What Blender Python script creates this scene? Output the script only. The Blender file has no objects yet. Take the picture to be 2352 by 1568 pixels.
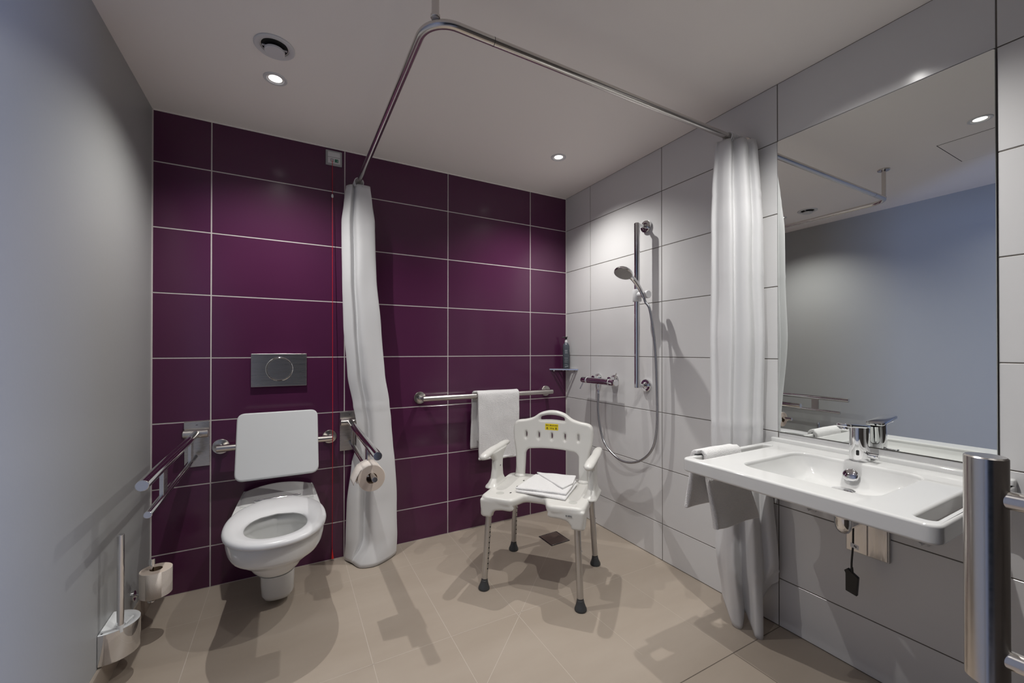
import bpy, bmesh, math, random
from mathutils import Vector, Matrix, noise
from mathutils.geometry import tessellate_polygon
random.seed(7)
SC = bpy.context.scene
COL = SC.collection
PI = math.pi
H = 2.2346          # ceiling height
RX = 2.3183         # right wall
ZT = 1.9969         # first horizontal joint
XC = [0, .2205, .8174, 1.4158, 2.0144, RX]
YC = [0, -.2709, -.8674, -1.465, -2.0611, -2.42]
ROWS = [0] + [ZT - .3*k for k in range(6, -1, -1)] + [H]

# ------------------------------------------------------------------ materials
def mat(name, col, rough=.5, metal=0., spec=.5, coat=0., bump=None, var=None, trans=0., sheen=0., ior=1.5, emit=None, aniso=None, rvar=None):
    m = bpy.data.materials.new(name); m.use_nodes = True
    nt = m.node_tree; b = nt.nodes['Principled BSDF']
    b.inputs['Base Color'].default_value = (*col, 1)
    b.inputs['Roughness'].default_value = rough
    b.inputs['Metallic'].default_value = metal
    b.inputs['Specular IOR Level'].default_value = spec
    b.inputs['Coat Weight'].default_value = coat
    b.inputs['Transmission Weight'].default_value = trans
    b.inputs['Sheen Weight'].default_value = sheen
    b.inputs['IOR'].default_value = ior
    tc = nt.nodes.new('ShaderNodeTexCoord')
    if emit:
        b.inputs['Emission Color'].default_value = (*emit[0], 1)
        b.inputs['Emission Strength'].default_value = emit[1]
    if var:      # (scale vector, amount, second colour)
        mp = nt.nodes.new('ShaderNodeMapping'); mp.inputs['Scale'].default_value = var[0]
        nz = nt.nodes.new('ShaderNodeTexNoise'); nz.inputs['Scale'].default_value = 1; nz.inputs['Detail'].default_value = 5
        mx = nt.nodes.new('ShaderNodeMix'); mx.data_type = 'RGBA'
        rp = nt.nodes.new('ShaderNodeValToRGB'); rp.color_ramp.elements[0].position = .35; rp.color_ramp.elements[1].position = .7
        nt.links.new(tc.outputs['Object'], mp.inputs['Vector']); nt.links.new(mp.outputs[0], nz.inputs['Vector'])
        nt.links.new(nz.outputs['Fac'], rp.inputs[0]); nt.links.new(rp.outputs[0], mx.inputs[0])
        mx.inputs[6].default_value = (*col, 1); mx.inputs[7].default_value = (*var[1], 1)
        nt.links.new(mx.outputs[2], b.inputs['Base Color'])
    if rvar:     # (scale vector, low, high)
        mp = nt.nodes.new('ShaderNodeMapping'); mp.inputs['Scale'].default_value = rvar[0]
        nz = nt.nodes.new('ShaderNodeTexNoise'); nz.inputs['Scale'].default_value = 1; nz.inputs['Detail'].default_value = 3
        mr = nt.nodes.new('ShaderNodeMapRange'); mr.inputs['To Min'].default_value = rvar[1]; mr.inputs['To Max'].default_value = rvar[2]
        nt.links.new(tc.outputs['Object'], mp.inputs['Vector']); nt.links.new(mp.outputs[0], nz.inputs['Vector'])
        nt.links.new(nz.outputs['Fac'], mr.inputs[0]); nt.links.new(mr.outputs[0], b.inputs['Roughness'])
    if bump:     # (scale vector, strength, distance)
        mp = nt.nodes.new('ShaderNodeMapping'); mp.inputs['Scale'].default_value = bump[0]
        nz = nt.nodes.new('ShaderNodeTexNoise'); nz.inputs['Scale'].default_value = 1; nz.inputs['Detail'].default_value = 3
        bp = nt.nodes.new('ShaderNodeBump'); bp.inputs['Strength'].default_value = bump[1]; bp.inputs['Distance'].default_value = bump[2]
        nt.links.new(tc.outputs['Object'], mp.inputs['Vector']); nt.links.new(mp.outputs[0], nz.inputs['Vector'])
        nt.links.new(nz.outputs['Fac'], bp.inputs['Height']); nt.links.new(bp.outputs[0], b.inputs['Normal'])
    return m

M = {}
M['purple'] = mat('plum_glazed_tile', (.086, .0195, .062), .18, spec=.5, var=((3, 3, 3), (.080, .018, .058)), bump=((2.5, 2.5, 2.5), .06, .01))
M['grout_light'] = mat('light_grout', (.62, .58, .57), .8)
M['white_tile'] = mat('white_glazed_tile', (.69, .685, .685), .18, spec=.5, bump=((2.5, 2.5, 2.5), .05, .01))
M['grout_dark'] = mat('grey_brown_grout', (.135, .120, .105), .8)
M['paint'] = mat('grey_wall_paint', (.355, .36, .36), .42, spec=.35, bump=((90, 90, 90), .05, .004))
M['ceiling'] = mat('white_ceiling_paint', (.92, .875, .84), .7, bump=((60, 60, 60), .04, .003))
M['floor'] = mat('beige_floor_tile', (.372, .312, .254), .42, spec=.4, var=((1.6, 5, 3), (.418, .356, .296)), bump=((25, 60, 25), .06, .003), rvar=((3, 3, 3), .36, .5))
M['floor_grout'] = mat('pale_floor_grout', (.50, .44, .38), .8)
M['floor_grout_dark'] = mat('brown_floor_grout', (.13, .105, .085), .8)
M['chrome'] = mat('chrome', (.80, .80, .81), .05, 1.)
M['steel'] = mat('brushed_steel', (.66, .63, .60), .22, 1., rvar=((5, 5, 160), .16, .30))
M['steel_plate'] = mat('brushed_steel_plate', (.62, .59, .56), .28, 1., bump=((4, 4, 500), .03, .001), rvar=((2, 2, 260), .24, .32))
M['steel_worn'] = mat('scratched_steel_plate', (.72, .69, .66), .3, 1., bump=((60, 60, 14), .5, .003))
M['alu'] = mat('anodised_aluminium', (.55, .54, .53), .38, 1.)
M['ceramic'] = mat('white_sanitary_ceramic', (.68, .68, .672), .06, spec=.55)
M['plastic'] = mat('white_plastic', (.64, .63, .60), .32, spec=.5)
M['plastic_bright'] = mat('bright_white_plastic', (.68, .68, .69), .28)
M['pad'] = mat('matte_white_pad', (.55, .56, .57), .45, bump=((70, 70, 70), .04, .002))
M['curtain'] = mat('white_curtain_fabric', (.68, .68, .69), .62, sheen=.1, bump=((500, 500, 500), .06, .001))
M['terry'] = mat('white_terry_cloth', (.84, .83, .83), .95, sheen=.3, bump=((330, 330, 330), .9, .005), var=((60, 60, 60), (.82, .81, .81)))
M['paper'] = mat('toilet_paper', (.76, .69, .63), .9, bump=((260, 260, 260), .35, .002))
M['paper_edge'] = mat('toilet_paper_side', (.66, .56, .48), .95, bump=((700, 700, 700), .4, .001))
M['card'] = mat('brown_card_tube', (.20, .13, .08), .9)
M['rubber'] = mat('dark_grey_rubber', (.045, .048, .052), .5)
M['black'] = mat('black_plastic', (.008, .008, .008), .4)
M['dark'] = mat('dark_void', (.012, .012, .012), .8)
M['red'] = mat('red_plastic', (.62, .01, .012), .35)
M['green'] = mat('green_label', (.02, .17, .10), .4)
M['yellow'] = mat('yellow_sticker', (.72, .56, .01), .4)
M['ink'] = mat('black_ink', (.02, .016, .012), .6)
M['grey_ink'] = mat('grey_ink', (.12, .13, .14), .5)
M['blue'] = mat('plain_blue', (.02, .10, .34), .4)
M['bottle'] = mat('slate_grey_bottle', (.075, .09, .11), .25, var=((9, 9, 40), (.10, .115, .135)))
M['pale_ink'] = mat('pale_grey_ink', (.36, .38, .40), .5)
M['mirror'] = mat('silvered_glass', (.84, .86, .845), .0, 1.)
M['frost'] = mat('frosted_plastic', (.80, .82, .83), .35, trans=.0)
M['door'] = mat('dark_door_laminate', (.035, .030, .028), .45)
M['drain_cover'] = mat('dark_drain_plate', (.085, .06, .052), .45, spec=.4, var=((20, 20, 20), (.10, .07, .06)))
M['lamp'] = mat('lit_lamp_lens', (.9, .9, .9), .3, emit=((1., .985, .95), 2.2))
M['silver'] = mat('silver_plastic_frame', (.42, .43, .45), .35, .5)
M['plug'] = mat('grey_plug', (.50, .50, .47), .4)
M['face_grey'] = mat('grey_rubber_nozzles', (.42, .41, .39), .5)
M['hose'] = mat('grey_metal_hose', (.42, .42, .44), .22, .85, bump=((1, 1, 500), .25, .001))
M['water'] = mat('bowl_water', (.55, .56, .53), .03, spec=.5)

# ------------------------------------------------------------------ mesh helpers
def bm_new(): return bmesh.new()

def link(name, bm, m, parent=None, origin=None, smooth=33, mods=()):
    """one mesh object; vertices are given in room coordinates"""
    root = parent
    while root is not None and root.parent is not None: root = root.parent
    org = Vector(origin) if origin is not None else (Vector(root['_o']) if root is not None else Vector((0, 0, 0)))
    me = bpy.data.meshes.new(name)
    bmesh.ops.recalc_face_normals(bm, faces=bm.faces)
    bm.to_mesh(me); bm.free()
    for v in me.vertices: v.co -= org
    ms = m if isinstance(m, (list, tuple)) else [m]
    for x in ms: me.materials.append(M[x])
    me.shade_smooth()
    if smooth < 179: me.set_sharp_from_angle(angle=math.radians(smooth))
    o = bpy.data.objects.new(name, me); COL.objects.link(o)
    if parent is not None: o.parent = parent
    else:
        o.location = org; o['_o'] = tuple(org)
    for kind, kw in mods:
        md = o.modifiers.new(kind.lower(), kind)
        for k, v in kw.items(): setattr(md, k, v)
    return o

def thing(name, label, cat, loc, group=None):
    o = bpy.data.objects.new(name, None); COL.objects.link(o)
    o.empty_display_size = .05
    o.location = loc; o['_o'] = tuple(loc); o['label'] = label; o['category'] = cat
    if group: o['group'] = group
    return o

def tag(o, label, cat, group=None):
    o['label'] = label; o['category'] = cat
    if group: o['group'] = group
    return o

def struct(o, label=None):
    o['kind'] = 'structure'
    if label: o['label'] = label
    return o

WN = ('WEIGHTED_NORMAL', dict(keep_sharp=True, weight=80))
def REMESH(v): return ('REMESH', dict(mode='VOXEL', voxel_size=v, use_smooth_shade=True))
def SMOOTH(f, n): return ('SMOOTH', dict(factor=f, iterations=n))
def SOLID(t, off=0): return ('SOLIDIFY', dict(thickness=t, offset=off))
def SUB(n): return ('SUBSURF', dict(levels=n, render_levels=n))

def frame(ax):
    ax = Vector(ax).normalized()
    t = Vector((0, 0, 1)) if abs(ax.z) < .95 else Vector((0, 1, 0))
    a = ax.cross(t).normalized(); b = ax.cross(a).normalized()
    return a, b, ax

def tube(bm, pts, r, n=20, caps=True, bev=0.):
    pts = [Vector(p) for p in pts]
    rs = list(r) if isinstance(r, (list, tuple)) else [r]*len(pts)
    if bev:
        d0 = (pts[1]-pts[0]).normalized(); d1 = (pts[-1]-pts[-2]).normalized()
        pts = [pts[0], pts[0]+d0*bev] + pts[1:-1] + [pts[-1]-d1*bev, pts[-1]]
        rs = [rs[0]-bev, rs[0]] + rs[1:-1] + [rs[-1], rs[-1]-bev]
    rings = []; a = None
    for i, p in enumerate(pts):
        if i == 0: d = pts[1]-pts[0]
        elif i == len(pts)-1: d = pts[-1]-pts[-2]
        else: d = (pts[i+1]-p).normalized() + (p-pts[i-1]).normalized()
        d.normalize()
        if a is None: a = frame(d)[0]
        else: a = (a - d*a.dot(d)).normalized()
        b = d.cross(a)
        rings.append([bm.verts.new(p + (a*math.cos(2*PI*k/n) + b*math.sin(2*PI*k/n))*rs[i]) for k in range(n)])
    for q, s in zip(rings, rings[1:]):
        for k in range(n): bm.faces.new((q[k], q[(k+1) % n], s[(k+1) % n], s[k]))
    if caps:
        bm.faces.new(rings[0][::-1]); bm.faces.new(rings[-1])
    return bm

def spline(pts, n=10):
    pts = [Vector(p) for p in pts]; out = []
    P = [pts[0]*2-pts[1]] + pts + [pts[-1]*2-pts[-2]]
    for i in range(1, len(P)-2):
        for k in range(n):
            t = k/n
            out.append(.5*((2*P[i]) + (P[i+1]-P[i-1])*t + (2*P[i-1]-5*P[i]+4*P[i+1]-P[i+2])*t*t + (3*P[i]-P[i-1]-3*P[i+1]+P[i+2])*t**3))
    out.append(pts[-1]); return out

def lathe(bm, prof, o, ax=(0, 0, 1), n=32):
    """prof: list of (radius, distance along axis)"""
    a, b, d = frame(ax); o = Vector(o); rings = []
    for r, h in prof:
        if r < 1e-6: rings.append([bm.verts.new(o + d*h)])
        else: rings.append([bm.verts.new(o + d*h + (a*math.cos(2*PI*k/n) + b*math.sin(2*PI*k/n))*r) for k in range(n)])
    for q, s in zip(rings, rings[1:]):
        if len(q) == 1 and len(s) == 1: continue
        for k in range(n):
            k2 = (k+1) % n
            if len(q) == 1: bm.faces.new((q[0], s[k2], s[k]))
            elif len(s) == 1: bm.faces.new((q[k], q[k2], s[0]))
            else: bm.faces.new((q[k], q[k2], s[k2], s[k]))
    return bm

def box(bm, lo, hi, bev=0., seg=2, f=None):
    r = bmesh.ops.create_cube(bm, size=1)
    vs = r['verts']; lo = Vector(lo); hi = Vector(hi)
    for v in vs: v.co = Vector([(lo[i]+hi[i])/2 + v.co[i]*(hi[i]-lo[i]) for i in range(3)])
    if bev:
        es = list({e for v in vs for e in v.link_edges})
        rr = bmesh.ops.bevel(bm, geom=es, offset=bev, segments=seg, affect='EDGES', profile=.5)
        vs = list({v for fc in rr['faces'] for v in fc.verts} | {v for v in vs if v.is_valid})
    if f:
        for v in vs:
            if v.is_valid: v.co = Vector(f(*v.co))
    return bm

def rounded(pts, r, n=6):
    """round the corners of a polygon; r one radius or one per corner"""
    out = []; N = len(pts); rs = r if isinstance(r, (list, tuple)) else [r]*N
    for i in range(N):
        p = Vector(pts[i]); a = Vector(pts[i-1]); b = Vector(pts[(i+1) % N])
        ra = min(rs[i], (a-p).length*.49, (b-p).length*.49)
        if ra < 1e-5: out.append(p); continue
        u = (a-p).normalized()*ra; w = (b-p).normalized()*ra
        for k in range(n+1):
            t = k/n; out.append((p+u)*(1-t)**2 + p*2*t*(1-t) + (p+w)*t*t)
    return out

def ellipse(cx, cy, a, b, n=28):
    return [Vector((cx+a*math.cos(2*PI*k/n), cy+b*math.sin(2*PI*k/n))) for k in range(n)]

def plate(bm, loops, t, bev, f, seg=3):
    """solid plate: loops[0] outline, the rest holes (2d); thickness from -t/2..t/2; f maps (x,y,z)->room"""
    def area(l): return sum(l[i-1].x*l[i].y - l[i].x*l[i-1].y for i in range(len(l)))/2
    loops = [[Vector((p[0], p[1])) for p in l] for l in loops]
    prof = [(bev*(1-math.cos(a*PI/2/seg)), bev*(1-math.sin(a*PI/2/seg))) for a in range(seg, -1, -1)]  # (inset, drop)
    prof = [(bev-bev*math.sin(a*PI/2/seg), bev-bev*math.cos(a*PI/2/seg)) for a in range(0, seg+1)] if bev else [(0, 0)]
    allf, allb = [], []
    for li, l in enumerate(loops):
        if (area(l) > 0) != (li == 0): l = l[::-1]
        N = len(l); nor = []
        for i in range(N):
            e1 = (l[i]-l[i-1]); e2 = (l[(i+1) % N]-l[i])
            e1 = e1.normalized() if e1.length > 1e-9 else e2.normalized(); e2 = e2.normalized() if e2.length > 1e-9 else e1
            n1 = Vector((-e1.y, e1.x)); n2 = Vector((-e2.y, e2.x)); m = (n1+n2)
            m = m.normalized() if m.length > 1e-6 else n1
            nor.append(m/max(.5, m.dot(n1)))
        rings = []
        for ins, dr in prof: rings.append([bm.verts.new(f(*(l[i]+nor[i]*ins), t/2-dr)) for i in range(N)])
        for ins, dr in prof[::-1]: rings.append([bm.verts.new(f(*(l[i]+nor[i]*ins), -t/2+dr)) for i in range(N)])
        for q, s in zip(rings, rings[1:]):
            for i in range(N): bm.faces.new((q[i], q[(i+1) % N], s[(i+1) % N], s[i]))
        ins = prof[0][0]
        allf.append((rings[0], [Vector((*(l[i]+nor[i]*ins), 0)) for i in range(N)]))
        allb.append(rings[-1])
    vf = [v for r, _ in allf for v in r]; vb = [v for r in allb for v in r]
    for tri in tessellate_polygon([p for _, p in allf]):
        try:
            bm.faces.new([vf[i] for i in tri]); bm.faces.new([vb[i] for i in tri[::-1]])
        except ValueError: pass
    return bm

def loft(bm, rings, closed=True, cap0=False, cap1=False):
    R = [[bm.verts.new(Vector(p)) for p in r] for r in rings]; n = len(R[0])
    for q, s in zip(R, R[1:]):
        for k in range(n if closed else n-1): bm.faces.new((q[k], q[(k+1) % n], s[(k+1) % n], s[k]))
    if cap0: bm.faces.new(R[0][::-1])
    if cap1: bm.faces.new(R[-1])
    return R

def text(bm, s, size, f, depth=.0004, align='CENTER', bold=0., sx=1.):
    cu = bpy.data.curves.new('t', 'FONT'); cu.body = s; cu.size = size; cu.align_x = align; cu.align_y = 'CENTER'
    cu.extrude = depth; cu.offset = bold
    o = bpy.data.objects.new('t', cu); COL.objects.link(o)
    dg = bpy.context.evaluated_depsgraph_get(); me = bpy.data.meshes.new_from_object(o.evaluated_get(dg))
    vs = [bm.verts.new(f(v.co.x*sx, v.co.y, v.co.z)) for v in me.vertices]
    for p in me.polygons:
        try: bm.faces.new([vs[i] for i in p.vertices])
        except ValueError: pass
    bpy.data.objects.remove(o); bpy.data.curves.remove(cu); bpy.data.meshes.remove(me)
    return bm

def lerp(a, b, t): return a + (b-a)*t
def nz(x, y, z): return noise.noise(Vector((x, y, z)))

# ------------------------------------------------------------------ setting
def tile_wall(name, cols, rows, P, gap, mt, mg, skip=None, depth=.006, tilt=.0006, ch=.0011):
    """P(a, z, d): point on the wall at (along, height), d out of the wall"""
    bm = bm_new()
    def quad(ps, mi):
        fc = bm.faces.new([bm.verts.new(P(*p)) for p in ps]); fc.material_index = mi; return fc
    a0, a1 = cols[0], cols[-1]
    for i in range(len(cols)-1):
        for j in range(len(rows)-1):
            if skip and skip(i, j): continue
            quad([(cols[i], rows[j], -.0012), (cols[i+1], rows[j], -.0012), (cols[i+1], rows[j+1], -.0012), (cols[i], rows[j+1], -.0012)], 1)
            s = 1 if cols[i+1] > cols[i] else -1
            x0, x1 = cols[i] + s*gap/2, cols[i+1] - s*gap/2
            z0, z1 = rows[j] + gap/2, rows[j+1] - gap/2
            if i == 0: x0 = cols[i] + s*.001
            if j == 0: z0 = rows[j] + .003
            tx, tz = random.uniform(-tilt, tilt), random.uniform(-tilt, tilt)
            def off(x, z): return min(.0004, tx*(x-(x0+x1)/2) + tz*(z-(z0+z1)/2))
            o = [(x0, z0), (x1, z0), (x1, z1), (x0, z1)]
            q = [(x0+s*ch, z0+ch), (x1-s*ch, z0+ch), (x1-s*ch, z1-ch), (x0+s*ch, z1-ch)]
            vo = [bm.verts.new(P(x, z, -.0014)) for x, z in o]
            vm = [bm.verts.new(P(x, z, -ch*.8+off(x, z))) for x, z in o]
            vi = [bm.verts.new(P(x, z, off(x, z))) for x, z in q]
            bm.faces.new(vi).material_index = 0
            for k in range(4):
                k2 = (k+1) % 4
                bm.faces.new((vm[k], vm[k2], vi[k2], vi[k])).material_index = 0
                bm.faces.new((vo[k], vo[k2], vm[k2], vm[k])).material_index = 0
    # solid body of the wall behind the tiles
    return bm

def wall_body(bm, lo, hi, mi):
    b2 = bm_new(); box(b2, lo, hi)
    vs = [bm.verts.new(v.co) for v in b2.verts]
    for fc in b2.faces: bm.faces.new([vs[v.index] for v in fc.verts]).material_index = mi
    b2.free()

bm = tile_wall('wall_back', XC, ROWS, lambda a, z, d: Vector((a, -d, z)), .0052, 'purple', 'grout_light')
wall_body(bm, (-.12, .002, -.1), (RX+.12, .12, H+.1), 1)
struct(link('wall_back', bm, ['purple', 'grout_light'], smooth=20))

MY0, MY1 = -2.0611, -1.465      # mirror opening
bm = tile_wall('wall_right', YC, ROWS, lambda a, z, d: Vector((RX-d, a, z)), .0036, 'white_tile', 'grout_dark', skip=lambda i, j: i == 3 and 3 <= j <= 6 and ROWS[j] > .79)
wall_body(bm, (RX+.002, -2.7, -.1), (RX+.12, .12, H+.1), 1)
struct(link('wall_right', bm, ['white_tile', 'grout_dark'], smooth=20))

bm = bm_new(); box(bm, (-.12, -2.7, -.1), (0, .12, H+.1)); struct(link('wall_left', bm, 'paint'))
bm = bm_new(); box(bm, (-.12, -2.7, H), (RX+.12, .12, H+.1)); struct(link('ceiling', bm, 'ceiling'))
# wall behind the camera with the doorway the photograph is taken from
bm = bm_new()
box(bm, (-.12, -2.52, -.1), (.12, -2.40, H+.1)); box(bm, (1.40, -2.52, -.1), (RX+.12, -2.40, H+.1)); box(bm, (.12, -2.52, 2.1), (1.40, -2.40, H+.1))
struct(link('wall_front', bm, 'paint', smooth=20))

# floor: tiles with inlaid joints
bm = bm_new(); box(bm, (-.12, -5.2, -.1), (RX+.9, .12, 0))
DR = [(1.8852, -.3071), (2.0219, -.300), (2.0215, -.4403), (1.886, -.4465)]
def seg(a, b, w, mi):
    a = Vector((*a, .0004)); b = Vector((*b, .0004)); n = (b-a).cross(Vector((0, 0, 1))).normalized()*w/2
    bm.faces.new([bm.verts.new(p) for p in (a+n, a-n, b-n, b+n)]).material_index = mi
W1 = .0024
seg((.2205, 0), (.2205, -2.4), W1, 1); seg((.8174, 0), (.8174, -2.4), W1, 1)
seg((1.117, 0), (1.113, -1.20), W1, 1); seg((1.4158, 0), (1.404, -2.4), W1, 1)
seg((1.7167, 0), (1.703, -.30), W1*.8, 1); seg((1.694, -.98), (1.703, -1.31), W1*.8, 1)
seg((2.003, -.45), (2.009, -1.468), W1*.8, 1); seg((2.009, -1.468), (2.0144, -2.4), W1, 2)
seg((0, -.2785), (1.70, -.252), W1*.8, 1); seg((0, -.876), (RX, -.876), W1*.9, 1)
seg((1.70, -1.4658), (RX, -1.4687), W1*1.1, 2); seg((0, -1.47), (1.70, -1.4658), W1, 1); seg((0, -2.066), (RX, -2.066), W1, 1)
seg((1.886, -.4465), (1.406, -.902), W1*.9, 1); seg((1.406, -.902), (1.10, -1.19), W1, 1)
seg((1.1172, -.0952), (1.885, -.29), W1*.7, 1); seg((2.02, -.30), (2.30, -.03), W1*.7, 1); seg((2.02, -.44), (2.30, -.71), W1*.7, 1)
struct(link('floor', bm, ['floor', 'floor_grout', 'floor_grout_dark'], smooth=20))

bm = bm_new(); box(bm, (0, -2.40, 0), (.010, -.001, .090), .0015); struct(link('baseboard_left', bm, 'floor', smooth=20))
bm = bm_new(); box(bm, (0, -.0045, .09), (.0045, -.0002, H)); struct(link('trim_1', bm, 'grout_light'))
bm = bm_new(); box(bm, (RX-.0045, -.0045, 0), (RX-.0002, -.0002, H)); struct(link('trim_2', bm, 'grout_light'))
bm = bm_new(); box(bm, (0, -.004, H-.005), (RX, 0, H)); struct(link('trim_3', bm, 'ceiling'))

# sliding door leaf standing open beside the camera
t = thing('sliding_door', 'dark sliding door leaf with a thick steel pull handle, at the right edge of the photo', 'door', (1.7, -2.36, 0))
bm = bm_new(); box(bm, (1.118, -2.392, .012), (2.12, -2.352, 2.12), .002); link('door_leaf', bm, 'door', t, smooth=20)
hp = Vector((1.193, -2.277, 0))
hd = bm_new(); tube(hd, [hp+Vector((0, 0, .785)), hp+Vector((0, 0, 1.0205))], .0165, 40, bev=.0015)
hh = link('pull_handle', hd, 'steel', t); hh['label'] = 'thick brushed steel pull handle'
for z in (.815, .978):
    b = bm_new(); tube(b, [hp+Vector((0, -.006, z)), (hp.x, -2.352, z)], .0092, 28); link('standoff', b, 'steel', hh)

# ------------------------------------------------------------------ mirror
bm = bm_new()
plate(bm, [rounded([(MY0+.0004, .7985), (MY1-.0015, .7985), (MY1-.0015, ZT-.002), (MY0+.0004, ZT-.002)], .006, 4)], .006, .0015, lambda x, y, z: Vector((RX-.0026+z, x, y)), 1)
for v in bm.verts:      # hangs a touch out of true
    v.co.x += (v.co.y-(MY0+MY1)/2)*.003
mirror = tag(link('wall_mirror', bm, 'mirror', origin=(RX, -1.763, 1.4), smooth=10), 'large frameless mirror let into the white tiles above the washbasin', 'mirror')

# ------------------------------------------------------------------ ceiling fittings
LAMPS = [(.497, -.504, 'recessed ceiling spotlight over the toilet beside the air vent'),
         (1.896, -.504, 'recessed ceiling spotlight over the shower corner'),
         (1.19, -1.779, 'recessed ceiling spotlight seen only in the mirror beside the access panel'),
         (1.90, -1.775, 'recessed ceiling spotlight above the washbasin, outside the top of the photo'),
         (.497, -1.775, 'recessed ceiling spotlight near the doorway over the left wall')]
LP = 47.5
def downlight(x, y, lab):
    t = thing('ceiling_spotlight', lab, 'ceiling light', (x, y, H), 'recessed ceiling spotlights')
    b = bm_new(); lathe(b, [(.043, 0), (.043, -.0025), (.041, -.004), (.032, -.0035), (.029, .0), (.027, .006)], (x, y, H), n=40)
    link('trim_ring', b, 'plastic_bright', t)
    b = bm_new(); lathe(b, [(0, -.0012), (.018, -.0012), (.0272, .0005)], (x, y, H), n=32); link('lamp_lens', b, 'lamp', t)
    L = bpy.data.lights.new('spot_beam', 'SPOT'); L.energy = LP*(.25 if x < 1 and y < -1 else .88 if x > 1.5 and y < -1 else 1); L.spot_size = math.radians(133); L.spot_blend = .95; L.shadow_soft_size = .011
    L.color = (1., .98, .945)
    lo = bpy.data.objects.new('spot_beam', L); COL.objects.link(lo); lo.location = (x, y, H-.008)
for a in LAMPS: downlight(*a)

vx, vy = .4996, -.7055
t = thing('ceiling_air_vent', 'round white air extract valve in the ceiling above the toilet', 'air vent', (vx, vy, H))
b = bm_new(); lathe(b, [(.066, 0), (.066, -.004), (.063, -.0065), (.056, -.007), (.047, -.004), (.043, .004), (.043, .012)], (vx, vy, H), n=48); link('outer_ring', b, 'plastic_bright', t)
b = bm_new(); lathe(b, [(0, -.001), (.043, -.001), (.0435, .01)], (vx, vy, H), n=40); link('throat', b, 'dark', t)
b = bm_new(); lathe(b, [(0, -.024), (.030, -.023), (.0325, -.021), (.033, -.014), (.026, -.010), (0, -.008)], (vx, vy, H), n=40); link('valve_disc', b, 'plastic_bright', t)
b = bm_new(); tube(b, [(vx, vy, H-.010), (vx, vy, H+.002)], .006, 12); box(b, (vx-.040, vy-.003, H-.006), (vx+.040, vy+.003, H-.003)); link('valve_stem', b, 'plastic_bright', t)

t = thing('ceiling_access_panel', 'square white access panel flush in the ceiling, seen in the mirror', 'access panel', (.83, -1.78, H))
b = bm_new(); box(b, (.640, -1.955, H-.0016), (1.015, -1.585, H+.004), .0004, 1); link('panel', b, 'ceiling', t, smooth=20)
b = bm_new()
for lo, hi in (((.636, -1.959), (1.019, -1.955)), ((.636, -1.585), (1.019, -1.581)), ((.636, -1.955), (.640, -1.585)), ((1.015, -1.955), (1.019, -1.585))):
    box(b, (*lo, H-.0004), (*hi, H+.003))
link('shadow_gap', b, 'dark', t, smooth=20)

# ------------------------------------------------------------------ curtain rail
RZ = 2.045; RXL = .8786; RYL = -1.334; RB = .085
t = thing('shower_curtain_rail', 'bent stainless steel shower curtain rail hung from the ceiling', 'curtain rail', (RXL, RYL, RZ))
pts = [Vector((RXL, -.004, RZ)), Vector((RXL, -.6, RZ))]
for k in range(13):
    a = PI - k/12*PI/2
    pts.append(Vector((RXL+RB+RB*math.cos(a), RYL+RB-RB*math.sin(a), RZ)))
pts += [Vector((1.6, RYL, RZ)), Vector((RX-.004, RYL, RZ))]
b = bm_new(); tube(b, pts, .0125, 28); link('rail_tube', b, 'steel', t)
for o, ax in (((RXL, -.0005, RZ), (0, -1, 0)), ((RX-.0005, RYL, RZ), (-1, 0, 0))):
    b = bm_new(); lathe(b, [(0, 0), (.026, 0), (.026, .006), (.0245, .009), (.0165, .010), (.0165, .022), (.0125, .024)], o, ax, 32); link('wall_flange', b, 'steel', t)
px, py = .903, -1.318
b = bm_new(); tube(b, [(px, py, RZ+.010), (px, py, H-.002)], .0105, 24); link('ceiling_post', b, 'steel', t)
b = bm_new(); lathe(b, [(0, 0), (.030, 0), (.030, -.006), (.0285, -.008), (0, -.008)], (px, py, H), n=32); link('ceiling_flange', b, 'steel', t)
b = bm_new(); tube(b, [(px, py, RZ+.013), (px, py, RZ+.022)], .0135, 24, bev=.001); link('post_collar', b, 'steel', t)
b = bm_new(); tube(b, [(1.075, RYL, RZ), (1.0765, RYL, RZ)], .0127, 28); link('rail_joint', b, 'dark', t)

# ------------------------------------------------------------------ curtains
def catm(ps, t):
    n = len(ps)-1; x = min(max(t*n, 0), n-1e-9); i = int(x); f = x-i
    p0 = ps[i-1] if i else ps[0]*2-ps[1]; p1 = ps[i]; p2 = ps[i+1]; p3 = ps[i+2] if i+2 <= n else ps[n]*2-ps[n-1]
    return .5*((2*p1) + (p2-p0)*f + (2*p0-5*p1+4*p2-p3)*f*f + (3*p1-p0-3*p2+p3)*f**3)

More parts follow.
